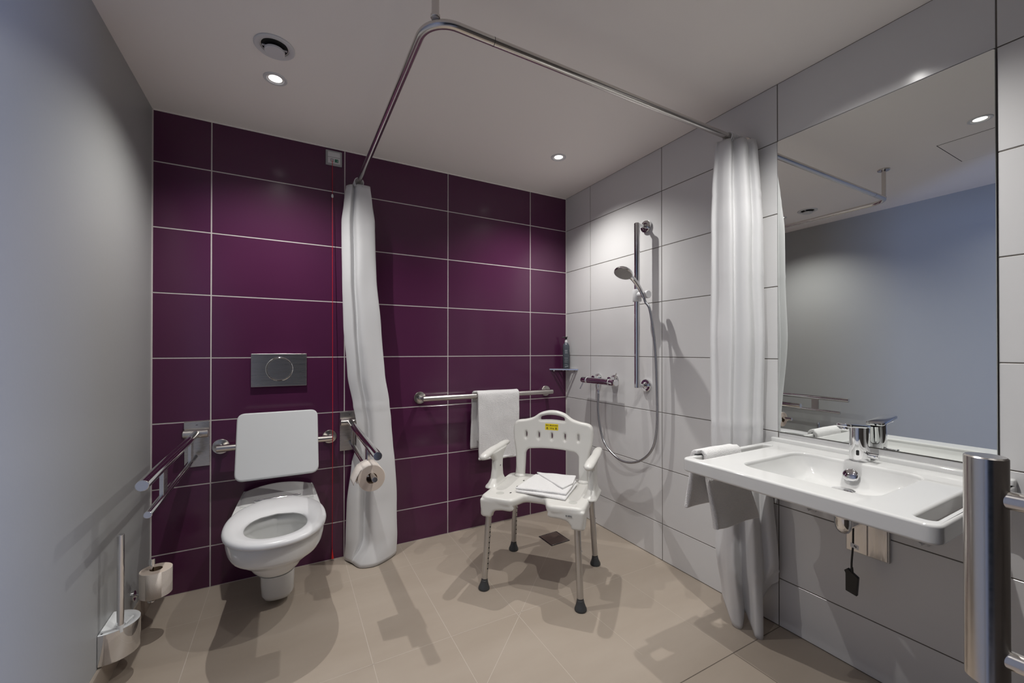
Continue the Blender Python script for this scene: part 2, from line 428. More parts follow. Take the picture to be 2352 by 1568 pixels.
def cloth(rows, nc, nr, creases=(), wr=.004, seed=0., zhem=None):
    """rows: [(z, [(x,y),...])] top to bottom; last row may carry per-point z"""
    R = []
    for z, ps in rows:
        R.append([Vector((p[0], p[1], p[2] if len(p) > 2 else z)) for p in ps])
    bm = bm_new(); grid = []
    zs = [r[0].z for r in R]
    dense = [[catm(r, k/nc) for k in range(nc+1)] for r in R]
    # parameter by height
    z0, z1 = rows[0][0], rows[-1][0]
    par = [(z0-r[0])/(z0-z1) for r in rows]
    for j in range(nr+1):
        t = j/nr
        i = max(k for k in range(len(par)) if par[k] <= t+1e-9); i = min(i, len(par)-2)
        f = (t-par[i])/(par[i+1]-par[i]); s = f*f*(3-2*f)*.5 + f*.5
        row = []
        for k in range(nc+1):
            p = dense[i][k].lerp(dense[i+1][k], s); p.z = lerp(dense[i][k].z, dense[i+1][k].z, f)
            q = Vector((p.x*9+seed, p.y*9, p.z*3.2))
            amp = wr*(1-abs(2*t-1)**6)
            p.x += amp*nz(*q); p.y += amp*nz(q.x+31, q.y, q.z)
            for cz in creases:
                cc = cz + .006*nz(k*.05, cz*7, seed)
                g = math.exp(-((p.z-cc)/.0045)**2)*.0034
                p.x -= g*.5; p.y -= g
            row.append(bm.verts.new(p))
        grid.append(row)
    for a, b in zip(grid, grid[1:]):
        for k in range(nc): bm.faces.new((a[k], a[k+1], b[k+1], b[k]))
    return bm

def lc(z, xl, xr, dy=0., sy=0.):
    """plan of the left bunch: from hidden back edge round the left to the right hem and back"""
    w = xr-xl
    return (z, [(xl+.55*w, -.022-sy), (xl+.22*w, -.028-sy), (xl, -.050-dy*.2-sy*.45), (xl+.20*w, -.088-dy*.4), (xl+.36*w, -.066-dy*.3), (xl+.44*w, -.104-dy), (xl+.70*w, -.108-dy*.8), (xr, -.100-dy*.3), (xr-.12*w, -.060-sy*.3), (xl+.62*w, -.040-sy*.5)])
t = thing('shower_curtain', 'white shower curtain gathered at the plum tiled wall beside the toilet', 'shower curtain', (.9, -.09, 0))
rows = [lc(2.022, .818, .934), lc(1.93, .806, .944), lc(1.83, .795, .957), lc(1.52, .800, .967, .004), lc(1.26, .809, .993, .006), lc(1.0, .830, 1.014, .010),
        lc(.84, .858, 1.034, .012, .03), lc(.74, .872, 1.046, .014, .046), lc(.62, .870, 1.058, .016, .04), lc(.52, .848, 1.066, .02, .01), lc(.31, .826, 1.076, .03), lc(.12, .818, 1.080, .05),
        (.0, [(.93, -.026, .012), (.86, -.028, .012), (.816, -.034, .004), (.838, -.098, .010), (.846, -.110, .008), (.880, -.172, .003), (.966, -.184, .004), (1.076, -.104, .006), (1.03, -.055, .014), (.98, -.036, .014)])]
b = cloth(rows, 120, 110, creases=(1.79, 1.46, 1.15, .83, .56, .27), wr=.007, seed=3.)
link('curtain_fabric', b, 'curtain', t, smooth=180, mods=(SOLID(.0012),))
for k in range(6):   # plastic rings on the rail
    y = -.035-.011*k
    b = bm_new(); ring = [Vector((RXL+.023*math.cos(a*PI/12), y-.010*math.sin(a*PI/12)*.3, RZ-.006+.023*math.sin(a*PI/12))) for a in range(25)]
    tube(b, ring, .0026, 8, caps=False); link('curtain_ring', b, 'plastic_bright', t)
b = bm_new(); gx = Vector((.888, -.1075, 2.006)); lathe(b, [(.0038, .0006), (.0068, .0014), (.0072, .0004), (.0068, -.0005)], gx, (-.3, -.95, 0), 20); link('grommet', b, 'chrome', t)

t = thing('shower_curtain', 'white shower curtain gathered against the white tiles beside the mirror', 'shower curtain', (2.21, -1.36, 0))
def rc(z, xl, yr, k=1., sx=0.):
    A = Vector((xl+sx, -1.300)); B = Vector((2.288, yr)); d = B-A; n = Vector((-d.y, d.x)).normalized()
    if n.y > 0: n = -n          # towards the doorway
    prof = [(0, 0), (.08, .006), (.17, .034), (.28, .046), (.35, .012), (.41, .000), (.50, .032), (.60, .044), (.70, .024), (.76, .000), (.84, .022), (.92, .024), (1., 0)]
    pl = [A + d*u + n*((.80*o + .026*max(0, math.sin(PI*u))**.7)*k) for u, o in prof]
    return (z, [(2.262, -1.262), (2.20, -1.270)] + [(p.x, p.y) for p in pl] + [(2.298, yr+.05)])
rows = [rc(2.026, 2.158, -1.392, .55), rc(1.98, 2.148, -1.400, .8), rc(1.82, 2.130, -1.412, .95), rc(1.66, 2.120, -1.420, 1.05), rc(1.2, 2.118, -1.428, 1.1), rc(.81, 2.122, -1.418, .85), rc(.69, 2.124, -1.420, .85), rc(.585, 2.133, -1.455, 1.2), rc(.28, 2.148, -1.478, 1.4),
        (.0, [(2.25, -1.275, .08), (2.215, -1.285, .07), (2.186, -1.305, .08), (2.170, -1.335, .045), (2.150, -1.375, .006), (2.160, -1.404, .003), (2.188, -1.398, .028), (2.206, -1.392, .052), (2.186, -1.432, .016), (2.163, -1.462, .002), (2.184, -1.478, .004), (2.232, -1.436, .060), (2.262, -1.428, .105), (2.285, -1.450, .165), (2.292, -1.478, .200), (2.302, -1.43, .20)])]
b = cloth(rows, 170, 110, creases=(1.79, 1.46, 1.15, .83, .52, .24), wr=.006, seed=11.)
link('curtain_fabric', b, 'curtain', t, smooth=180, mods=(SOLID(.0012),))
for k in range(9):
    x = 2.186+.0105*k
    b = bm_new(); ring = [Vector((x+.003*math.sin(a*PI/12), RYL+.022*math.cos(a*PI/12), RZ-.005+.023*math.sin(a*PI/12))) for a in range(25)]
    tube(b, ring, .0028, 8, caps=False); link('curtain_ring', b, 'plastic_bright', t)
#NEXT

# ------------------------------------------------------------------ alarm pull cord
def yp(x, z, d): return Vector((x, -d, z))       # point on the plum wall
t = thing('alarm_pull_switch', 'square white alarm switch high on the plum wall with a red pull cord', 'alarm switch', (.761, 0, 2.176))
b = bm_new(); plate(b, [rounded([(.7205, 2.136), (.8015, 2.136), (.8015, 2.2165), (.7205, 2.2165)], .003)], .009, .0015, lambda x, y, z: yp(x, y, .0045+z)); link('switch_frame', b, 'silver', t, mods=(WN,))
b = bm_new(); plate(b, [rounded([(.7305, 2.146), (.7915, 2.146), (.7915, 2.178), (.7305, 2.178)], .002)], .006, .001, lambda x, y, z: yp(x, y, .0105+z))
plate(b, [rounded([(.7305, 2.1795), (.7915, 2.1795), (.7915, 2.207), (.7305, 2.207)], .002)], .006, .001, lambda x, y, z: yp(x, y, .0105+z)); fp = link('face_plate', b, 'plastic_bright', t, mods=(WN,))
b = bm_new(); box(b, (.765, -.0145, 2.153), (.783, -.0130, 2.170), .0004, 1); gl = link('green_label', b, 'green', fp)
b = bm_new(); box(b, (.776, -.0150, 2.156), (.779, -.0143, 2.161)); lathe(b, [(0, 0), (.0016, .0004), (0, .0006)], (.7775, -.0145, 2.1645), (0, -1, 0), 10); link('label_pictogram', b, 'plastic_bright', fp)
b = bm_new(); plate(b, [rounded([(.744, 2.155), (.759, 2.155), (.759, 2.169), (.744, 2.169)], .002), rounded([(.7455, 2.1565), (.7575, 2.1565), (.7575, 2.1675), (.7455, 2.1675)], .0015)], .001, 0, lambda x, y, z: yp(x, y, .014+z)); link('cord_outlet', b, 'ink', fp)
b = bm_new(); tube(b, [(.7515, -.0135, 2.162), (.7520, -.020, 2.158), (.7525, -.021, 2.14), (.753, -.020, 1.98), (.7525, -.0735, .70), (.7520, -.0740, .668), (.7525, -.0735, .63), (.7560, -.020, .055)], .0013, 8); cd = link('pull_cord', b, 'red', t); cd['label'] = 'thin red pull cord'
b = bm_new(); lathe(b, [(0, .010), (.0035, .009), (.0058, .003), (.0058, -.004), (.004, -.009), (0, -.010)], (.7530, -.020, 1.966), n=16); link('cord_bead', b, 'plastic_bright', cd)
b = bm_new(); plate(b, [rounded([(.7545, .066), (.7575, .066), (.764, .012), (.752, .012)], [.001, .001, .003, .003], 3)], .006, .0015, lambda x, y, z: yp(x, y, .020+z)); link('pull_grip', b, 'red', cd)

# ------------------------------------------------------------------ flush plate
t = thing('flush_plate', 'brushed steel flush plate with one round button above the toilet backrest', 'flush plate', (.507, 0, 1.033))
b = bm_new(); plate(b, [rounded([(.384, .950), (.631, .950), (.631, 1.116), (.384, 1.116)], .002, 3), ellipse(.507, 1.0375, .0605, .0605, 48)], .016, .0016, lambda x, y, z: yp(x, y, .008+z)); link('plate_body', b, 'steel_plate', t, mods=(WN,))
b = bm_new(); lathe(b, [(.0608, .012), (.0608, .0175), (.0585, .019), (.0575, .017), (.0575, .010)], (.507, 0, 1.0375), (0, -1, 0), 56); link('button_ring', b, 'chrome', t)
b = bm_new(); lathe(b, [(0, .0172), (.0545, .0172), (.056, .016), (.056, .008)], (.507, 0, 1.0375), (0, -1, 0), 48); link('flush_button', b, 'steel_plate', t)

# ------------------------------------------------------------------ toilet
TX = .507
def egg(prof, z, sw=1., yb=None, yf=None, n=28, dz=None):
    """closed outline from a half-width profile [(y, w)] (back to front)"""
    y0, y1 = prof[0][0], prof[-1][0]
    def wid(y):
        for (a, wa), (c, wc) in zip(prof, prof[1:]):
            if a >= y >= c:
                f = (a-y)/(a-c); return lerp(wa, wc, f)
        return prof[-1][1]
    ys = []
    for k in range(n+1):
        s = k/n; ys.append(y0 + (y1-y0)*math.sin(s*PI/2)**.9)
    pts = []
    for y in ys: pts.append((wid(y), y))
    yb = y0 if yb is None else yb; yf = y1 if yf is None else yf
    def my(y): return yb + (y-y0)/(y1-y0)*(yf-yb)
    L = [Vector((TX-w*sw, my(y), z)) for w, y in pts]; R = [Vector((TX+w*sw, my(y), z)) for w, y in pts[::-1][1:]]
    return L+R
def smoothprof(p, n=40):
    q = spline([Vector((a, b, 0)) for a, b in p], n//max(1, len(p)-1)+2); q = [(v.x, max(0, v.y)) for v in q]; q[-1] = (p[-1][0], p[-1][1]); return q
def ell(yb, yf, w, wb=0., n=48, p=2.25, peak=.48):
    out = []
    for k in range(n+1):
        th = PI*k/n; s = (1-math.cos(th))/2
        y = yb+(yf-yb)*s
        c = peak
        d = (s-c)/(c if s < c else 1-c)
        ww = w*max(0, 1-abs(d)**p)**(1/p)
        if s < c: ww = max(ww, wb*min(1, .55+s*3) if s > 0 else wb*.55)
        out.append((y, ww))
    return out
t = thing('toilet', 'white wall-hung toilet with the seat open and no lid, on the plum wall', 'toilet', (TX, -.3, 0))
def cer(yf, w, wb):
    out = []
    for k in range(49):
        th = PI/2*k/48; y = yf*math.sin(th)
        s = y/yf
        base = lerp(wb, w, min(1, s/.62)**.8 if s < .62 else 1)
        if s > .62: base = w*max(0, 1-((s-.62)/.38)**2.35)**(1/2.35)
        out.append((y-.022+.022*min(1, -y/.3), base))
    return out
b = bm_new()
rings = []
for z, w, wb, yf in [(.4385, .166, .146, -.722), (.4405, .170, .150, -.730), (.436, .174, .153, -.737), (.425, .1755, .155, -.740), (.400, .175, .155, -.739), (.372, .171, .153, -.732), (.358, .166, .150, -.724), (.350, .155, .144, -.704), (.346, .150, .140, -.694), (.325, .141, .128, -.670), (.295, .122, .108, -.618), (.270, .102, .090, -.555), (.250, .085, .078, -.490), (.236, .070, .066, -.425), (.226, .060, .058, -.370)]:
    rings.append(egg(cer(yf, w, wb), z))
hole = lambda z, w, yb, yf: egg(ell(yb, yf, w), z)
inner = [hole(.4385, .128, -.405, -.705), hole(.434, .123, -.412, -.698), hole(.400, .122, -.412, -.696), hole(.392, .126, -.406, -.700), hole(.385, .128, -.404, -.702), hole(.340, .112, -.408, -.68), hole(.290, .085, -.415, -.64), hole(.262, .065, -.420, -.60)]
N = len(rings[0]); n2 = len(inner[0])
inner = [[r[min(n2-1, round(i*(n2-1)/(N-1)))] for i in range(N)] for r in inner] if n2 != N else inner
loft(b, [rings[-1]] [:0] + rings[::-1] + inner, cap0=True)
body = link('bowl', b, 'ceramic', t, smooth=60)
b = bm_new(); loft(b, [hole(.2665, .070, -.418, -.612)], cap1=True); link('water', b, 'water', body)
b = bm_new()
rings = []
for z, hw, yb, yf in [(.024, .046, -.12, -.312), (.028, .056, -.11, -.322), (.05, .0635, -.10, -.334), (.10, .066, -.10, -.342), (.18, .068, -.10, -.352), (.262, .070, -.10, -.362)]:
    rings.append([Vector((p.x, p.y, z)) for p in rounded([(TX-hw, yb), (TX-hw, yf), (TX+hw, yf), (TX+hw, yb)], [.01, .052, .052, .01], 8)])
loft(b, rings, cap0=True, cap1=True); link('trap_cover', b, 'ceramic', t, smooth=50)
# seat ring
so = lambda z, g=0.: egg(ell(-.252, -.770-g*.0, .180, .118, 48, 2.2, .52), z)
def seat_ring(f, z):
    a = egg(ell(-.248, -.768, .1795, .120, 48, 2.2, .54), z); c = egg(ell(-.432, -.692, .1075, 0, 48, 2.1, .50), z)
    return [p.lerp(q, f) for p, q in zip(a, c)]
b = bm_new()
rings = [seat_ring(f, z) for f, z in [(.10, .4405), (.02, .4425), (0, .449), (.02, .4555), (.08, .4605), (.18, .4632), (.34, .4640), (.50, .4628), (.68, .4600), (.84, .4565), (.95, .4520), (1., .4475), (.99, .4430), (.94, .4405), (.5, .4402)]]
R = loft(b, rings)
n = len(R[0])
for k in range(n): b.faces.new((R[-1][k], R[-1][(k+1) % n], R[0][(k+1) % n], R[0][k]))
link('toilet_seat', b, 'plastic_bright', t, smooth=60)
b = bm_new(); g = []
for i in range(17):
    v = i/16; row = []
    for k in range(25):
        u = -1+k/12; ed = max(0, 1-(1-abs(u))/.10)**2*.007 + max(0, 1-(1-v)/.12)**2*.008
        w = lerp(.158, .150, v); row.append(b.verts.new((TX+u*w, lerp(-.262, -.048+.012*(1-u*u), v), .4405 + (v**1.3)*.034*(1-.75*u*u) - ed)))
    g.append(row)
for a, c in zip(g, g[1:]):
    for k in range(24): b.faces.new((a[k], a[k+1], c[k+1], c[k]))
bd = [e for e in b.edges if e.is_boundary]; ex = bmesh.ops.extrude_edge_only(b, edges=bd)
for q in ex['geom']:
    if isinstance(q, bmesh.types.BMVert): q.co.z = .405; q.co.x = TX+(q.co.x-TX)*.985; q.co.y += .004
dk = link('rear_deck', b, 'ceramic', t, smooth=60)
b = bm_new(); tube(b, [(.413, -.238, .452), (.600, -.238, .452)], .0052, 16, bev=.001)
for x in (.420, .432, .581, .593): tube(b, [(x-.003, -.238, .452), (x+.003, -.238, .452)], .0068, 16)
for x in (.425, .588): tube(b, [(x, -.238, .452), (x, -.236, .438)], .006, 12)
link('seat_hinge', b, 'chrome', t)

# ------------------------------------------------------------------ backrest on its rail
def flange(b, o, ax, r=.036, rt=.0165):
    lathe(b, [(0, .0005), (r, .0005), (r, .006), (r-.002, .0085), (rt+.004, .0095), (rt, .011)], o, ax, 40)
t = thing('toilet_back_support', 'matt white padded backrest on a steel rail above the toilet', 'backrest', (TX, -.08, .66))
b = bm_new()
z = .668; e = .055
for x0, sgn in ((.262, 1), (.743, -1)):
    flange(b, (x0, 0, z), (0, -1, 0), .036, .013)
    tube(b, [(x0, -.006, z), (x0, -e, z)], .0125, 24, bev=.0)
tube(b, [(.2495, -e, z), (.7555, -e, z)], .0165, 28, bev=.0015)
link('rail', b, 'steel', t)
b = bm_new()
P0 = Vector((.5074, -.130, .8348)); P1 = Vector((.5068, -.240, .5475)); dn = (P1-P0); ht = dn.length; dn.normalize(); nn = Vector((1, 0, 0)).cross(dn).normalized()
if nn.y > 0: nn = -nn
def pf(x, y, z): return P0 + Vector((1, 0, 0))*x - dn*(y) + nn*z
plate(b, [rounded([(-.1690, 0), (-.1695, -ht), (.1695, -ht), (.1690, 0)], .035, 10)], .026, .007, pf, 4); link('pad', b, 'pad', t, mods=(WN,))
b = bm_new(); box(b, (.44, -.180, .650), (.58, -.050, .686), .003); link('pad_bracket', b, 'steel', t)

# ------------------------------------------------------------------ hinged support rails
def support_rail(cx, lab, tip, tip2, strip=False):
    t = thing('fold_down_grab_rail', lab, 'grab rail', (cx, 0, .69), 'hinged support rails beside the toilet')
    b = bm_new(); plate(b, [rounded([(cx-.048, .584), (cx+.048, .584), (cx+.048, .798), (cx-.048, .798)], .002, 3)], .006, .001, lambda x, y, z: yp(x, y, .0035+z)); link('wall_plate', b, 'steel_plate', t, mods=(WN,))
    b = bm_new(); plate(b, [rounded([(cx-.048, .765), (cx+.048, .765), (cx+.048, .798), (cx-.048, .798)], .001, 2)], .010, .001, lambda x, y, z: yp(x, y, .0115+z)); bp = link('top_cover', b, 'steel_plate', t, mods=(WN,))
    b = bm_new(); box(b, (cx-.004, -.0172, .781), (cx+.004, -.0163, .7835)); link('cover_mark', b, 'ink', bp)
    hy, hz = -.034, .744
    b = bm_new(); tube(b, [(cx-.048, hy, hz), (cx+.048, hy, hz)], .0195, 32, bev=.002)
    for s in (-.040, .040): tube(b, [(cx+s-.0015, hy, hz), (cx+s+.0015, hy, hz)], .0203, 32)
    box(b, (cx-.03, -.03, hz-.018), (cx+.03, -.006, hz+.016)); link('hinge_barrel', b, 'steel', t)
    b = bm_new(); tube(b, [(cx, hy-.006, hz-.001), (cx, tip, .734)], .0165, 32, bev=.0012); link('upper_tube', b, 'chrome_rail', t)
    b = bm_new(); tube(b, [(cx, -.052, .640), (cx, tip2, .6285)], .0108, 28, bev=.001); lathe(b, [(0, 0), (.0108, 0), (.0095, .006), (0, .009)], (cx, -.052, .640), (0, 1, 0), 20); link('lower_tube', b, 'chrome_rail', t)
    for yy in (-.150, -.600):
        b = bm_new(); box(b, (cx-.006, yy-.026, .634), (cx+.006, yy+.026, .736), .0008, 1); s = link('strut', b, 'steel', t)
        if strip and yy < -.5:
            b = bm_new(); box(b, (cx-.0066, yy-.024, .65), (cx-.0058, yy-.018, .735)); link('blue_strip', b, 'blue', s)  # narrow blue strip along the side of the front strut
    return t
M['chrome_rail'] = mat('polished_steel', (.70, .69, .68), .10, 1., rvar=((5, 160, 5), .07, .14))
support_rail(.1695, 'hinged steel support rail left of the toilet by the grey wall', -.838, -.781)
support_rail(.8425, 'hinged steel support rail right of the toilet carrying a paper roll', -.822, -.762, True)

def paper_roll(t, c, ax, r=.052, ri=.021, ln=.10):
    c = Vector(c); ax = Vector(ax).normalized()
    b = bm_new(); lathe(b, [(r-.001, -ln/2), (r, -ln/2+.001), (r, ln/2-.001), (r-.001, ln/2)], c, ax, 48); link('paper_wrap', b, 'paper', t)
    for s in (-1, 1):
        b = bm_new(); lathe(b, [(ri, s*ln/2), (r-.001, s*ln/2)], c, ax, 48); link('paper_edge', b, 'paper_edge', t)
    b = bm_new(); lathe(b, [(ri, -ln/2), (ri, ln/2), (ri-.0012, ln/2), (ri-.0012, -ln/2), (ri, -ln/2)], c, ax, 36); link('card_core', b, 'card', t)
t = thing('toilet_roll', 'toilet roll threaded on the lower bar of the right support rail', 'toilet roll', (.8415, -.655, .6195))
rc0 = Vector((.8415, -.652, .6182)); paper_roll(t, rc0, (0, -1, 0.012), .0525, .0215, .10)
b = bm_new(); pr = []
for a in (60, 75, 90, 105, 120, 132): pr.append((rc0.x+.0533*math.cos(math.radians(a)), rc0.z+.0533*math.sin(math.radians(a))))
pr += [(.799, .655), (.786, .633), (.775, .608), (.773, .600)]
rings = [[Vector((x-(.0015 if s else 0), y, z-.0012*s)) for x, z in pr] for y in (-.604, -.650, -.7005) for s in (0,)]
loft(b, rings, closed=False); link('loose_sheet', b, 'paper', t, smooth=60, mods=(SOLID(.0025),))
b = bm_new(); rings = [[Vector((x, y, z)) for x, z in [(.796, .629), (.788, .612), (.786, .604)]] for y in (-.606, -.699)]
loft(b, rings, closed=False); link('folded_sheet', b, 'paper', t, smooth=60, mods=(SOLID(.0018),))

# ------------------------------------------------------------------ spare roll on its stand, brush
t = thing('spare_roll_holder', 'small chrome upright holder for the spare paper roll on the grey wall', 'paper holder', (0, -.25, .16))
cx, cy = .078, -.318
b = bm_new(); lathe(b, [(0, 0), (.020, 0), (.020, .008), (.018, .010), (0, .010)], (0, -.249, .150), (1, 0, 0), 32); link('wall_rosette', b, 'chrome', t)
b = bm_new(); tube(b, spline([(.008, -.249, .150), (.035, -.262, .150), (.060, -.290, .150), (cx, cy, .150)], 6) + [(cx, cy, .1485)], .006, 16); lathe(b, [(0, 0), (.014, 0), (.014, .004), (0, .004)], (cx, cy, .146), n=24)
tube(b, [(cx, cy, .15), (cx, cy, .296)], .0055, 18); lathe(b, [(0, 0), (.011, 0), (.011, .020), (.010, .021), (0, .021)], (cx, cy, .292), n=28); link('upright_rod', b, 'chrome', t)
t = thing('toilet_roll', 'spare toilet roll standing on the upright chrome holder by the grey wall', 'toilet roll', (cx, cy, .215))
paper_roll(t, (cx+.012, cy, .2205), (0, 0, 1), .0505, .0205, .098)
b = bm_new(); q = []
for a in (-60, -75, -95, -115): q.append((cx+.012+.0512*math.cos(math.radians(a)), cy+.0512*math.sin(math.radians(a))))
loft(b, [[Vector((x, y, z)) for x, y in q] for z in (.1720, .2690)], closed=False); link('loose_sheet', b, 'paper', t, mods=(SOLID(.0012),))

t = thing('toilet_brush_set', 'chrome toilet brush set with upright handle low on the grey wall', 'toilet brush', (.05, -.53, .14))
yc = -.518; hw = .0735; dp = .091
def D(s, n=26, z=0., g=0.):
    pts = []
    for k in range(n+1):
        a = -PI/2 + PI*k/n
        pts.append(Vector((.0015+g+(dp-.0015)*s*max(0, math.cos(a))**.9, yc+(hw*s)*math.sin(a), z)))
    return pts
b = bm_new(); zt = .196; zb = .095
rings = [D(.90, z=zb+.002), D(.97, z=zb), D(1., z=zb+.004), D(1., z=zt), D(.965, z=zt), D(.95, z=zt-.03), D(.9, z=zb+.008)]
loft(b, rings, cap0=True, cap1=True); link('chrome_shell', b, 'chrome', t, smooth=35)
b = bm_new(); loft(b, [D(.965, z=zt-.006), D(.99, z=zt+.0015), D(.96, z=zt+.003), D(.62, z=zt+.001, g=.020), D(.50, z=zt-.006, g=.024), D(.42, z=zt-.012, g=.026)], cap0=True, cap1=True); ins = link('frosted_insert', b, 'frost', t, smooth=60)
b = bm_new(); lathe(b, [(0, .0006), (.003, .0006)], (.010, yc-hw*.90, zt+.0030), n=10); link('insert_screw', b, 'dark', ins)
b = bm_new(); tube(b, [(.052, yc-.052, zt+.012), (.052, yc-.052, .512)], .0095, 24, bev=.0015); link('brush_handle', b, 'chrome', t)
b = bm_new(); tube(b, [(.052, yc-.052, zt-.010), (.052, yc-.052, zt+.014)], .0098, 20); tube(b, [(.058, yc-.032, zt+.003), (.070, yc+.002, zt+.006)], .004, 8); link('brush_collar', b, 'frost', t)

# ------------------------------------------------------------------ shower grab rail and its towel
t = thing('shower_grab_rail', 'straight horizontal steel grab rail on the plum wall behind the shower chair', 'grab rail', (1.69, 0, .85))
b = bm_new(); zz = .8490; ey = -.072
for x in (1.2385, 2.1385):
    flange(b, (x, 0, zz+.0005), (0, -1, 0), .036, .014); tube(b, [(x, -.004, zz), (x+(.006 if x < 2 else -.006), ey, zz)], .013, 24)
tube(b, [(1.2355, ey, zz), (2.1475, ey, zz)], .0165, 32, bev=.0015); link('rail', b, 'steel', t)

def terry(prof, xs, f, nu, nv, th, seed, wr=.003):
    """sheet swept along prof [(a,b)] and across xs; f(a,b,x,u)->room"""
    q = spline([Vector((p[0], p[1], 0)) for p in prof], max(2, nu//(len(prof)-1)))
    bm = bm_new(); g = []
    for i, p in enumerate(q):
        u = i/(len(q)-1); row = []
        for k in range(nv+1):
            v = k/nv; c = Vector(f(p.x, p.y, lerp(xs[0], xs[1], v), u, v))
            w = wr
            c += Vector((nz(c.x*14+seed, c.y*14, c.z*14), nz(c.x*14, c.y*14+seed, c.z*14+9), nz(c.x*14+5, c.y*14, c.z*14+seed)))*w
            c += Vector((nz(c.x*60+seed, c.y*60, c.z*60), nz(c.x*60, c.y*60+seed, c.z*60+9), 0))*w*.3
            row.append(bm.verts.new(c))
        g.append(row)
    for a, b2 in zip(g, g[1:]):
        for k in range(nv): bm.faces.new((a[k], a[k+1], b2[k+1], b2[k]))
    return bm
t = thing('bath_towel', 'white terry towel folded over the grab rail behind the shower chair', 'towel', (1.72, -.07, .87))
def tf(a, z, x, u, v):
    sk = -.012 if u < .45 else .004
    drop = (-.012*v if u > .5 else .004)*min(1, max(0, (.86-z)/.3))
    fl = .012*math.sin(v*7+1)*max(0, .8-z)*(.6 if u > .5 else .2)
    return (x+sk+(.03*(.86-z)*(.35-v) if u > .5 else -.02*(.86-z)), a-fl, z+drop*(z < .7))
yr = ey
prof = [(yr+.038, .512), (yr+.036, .62), (yr+.034, .75), (yr+.028, .845), (yr+.016, .868), (yr, .8745), (yr-.016, .868), (yr-.025, .845), (yr-.028, .75), (yr-.028, .62), (yr-.027, .50), (yr-.028, .462)]
b = terry(prof, (1.572, 1.862), tf, 90, 64, .012, 2.)
link('front_fold', b, 'terry', t, smooth=180, mods=(SOLID(.013),))
prof2 = [(yr+.024, .56), (yr+.0235, .7), (yr+.0235, .80), (yr+.0240, .845)]
b = terry(prof2, (1.588, 1.856), lambda a, z, x, u, v: (x+.004, a, z), 40, 40, .01, 5.)
link('inner_fold', b, 'terry', t, smooth=180, mods=(SOLID(.010),))
b = bm_new(); tube(b, [Vector((1.578+.288*k/14, yr-.029-.003*math.sin(k), .463-.010*k/14+.0015*math.sin(k*2.1))) for k in range(15)], .0095, 12, bev=.004); link('hem', b, 'terry', t)

# ------------------------------------------------------------------ shower chair
CC = Vector((1.67, -.684, 0)); CU = Vector((.654, -.756, 0)).normalized(); CV = Vector((.756, .654, 0)).normalized()
def cw(u, v, z): return CC + CU*u + CV*v + Vector((0, 0, z))
t = thing('shower_chair', 'white plastic shower chair with armrests and grey metal legs in the shower area', 'shower chair', CC)
LEGT = [(s*.2135, r*.187) for s, r in ((-1, -1), (1, -1), (-1, 1), (1, 1))]
LEGB = [(s*.231, r*.204) for s, r in ((-1, -1), (1, -1), (-1, 1), (1, 1))]
b = bm_new()
out = rounded([(-.250, -.212), (-.082, -.220), (-.046, -.128), (.046, -.128), (.082, -.220), (.250, -.212), (.248, .205), (-.248, .205)], [.035, .030, .02, .02, .030, .035, .055, .055], 8)
plate(b, [out], .040, .015, lambda x, y, z: cw(x, y, .424+z), 4)
for s in (-1, 1):
    o = [(s*x, z) for x, z in [(.250, .430), (.090, .430), (.080, .392), (.094, .385), (.135, .386), (.172, .380), (.188, .362), (.192, .346), (.238, .346), (.246, .385)]]
    plate(b, [rounded(o, .008, 4)], .040, .008, lambda x, y, z: cw(x, -.196+z, y), 2)
    o = [(-.205, .430), (.200, .430), (.206, .385), (.206, .346), (.168, .346), (.158, .370), (.130, .390), (.05, .398), (-.05, .398), (-.130, .390), (-.158, .370), (-.168, .346), (-.208, .346), (-.208, .385)]
    plate(b, [rounded(o, .008, 4)], .034, .008, lambda x, y, z: cw(s*.232+z, x, y), 2)
for (u, v), (u2, v2) in zip(LEGT, LEGB):
    du, dv = (u2-u)/.345, (v2-v)/.345
    tube(b, [cw(u-du*.08, v-dv*.08, .425), cw(u-du*.03, v-dv*.03, .375), cw(u, v, .346)], [.026, .0235, .0225], 24, bev=.002)
link('seat', b, 'plastic', t, smooth=180, mods=(REMESH(.0032), SMOOTH(.5, 7)))
b = bm_new()
left = spline([Vector(p+(0,)) for p in [(-.203, .436), (-.200, .50), (-.204, .57), (-.216, .635), (-.222, .685), (-.217, .725), (-.196, .744), (-.150, .752), (-.108, .765), (-.070, .790), (-.030, .803), (0, .806)]], 6)
left = [(p.x, p.y) for p in left]
inn = [(.150, .436), (.148, .50), (.147, .575), (.130, .594), (.06, .601), (0, .603), (-.06, .601), (-.130, .594), (-.147, .575), (-.148, .50), (-.150, .436)]
inn = rounded(inn, [.001, .02, .016, .016, .02, .02, .02, .016, .016, .02, .001], 5)
outl = left + [(-x, z) for x, z in left[::-1][1:]] + [(p.x, p.y) for p in inn]
hole = rounded([(-.070, .752), (0, .757), (.070, .752), (.066, .770), (.036, .779), (0, .782), (-.036, .779), (-.066, .770)], [.008, .03, .008, .007, .02, .02, .02, .007], 5)
slits = [ellipse(k*.0725, .670, .0044, .0165, 16) for k in range(-2, 3)]
def bk(x, z, d): return cw(x+.004, .150+(z-.44)*.115+.10*x*x*0-d, z)
plate(b, [outl, hole]+slits, .036, .013, bk, 4)
for s in (-1, 1): lathe(b, [(0, 0), (.034, 0), (.032, .012), (.026, .018), (0, .018)], cw(s*.176+.004, .150, .437), (0, 0, 1), 24)
bk_o = link('backrest', b, 'plastic', t, smooth=180, mods=(REMESH(.0018), SMOOTH(.5, 4)))
def fr(x, z, d): return bk(x, z, .0178+d)
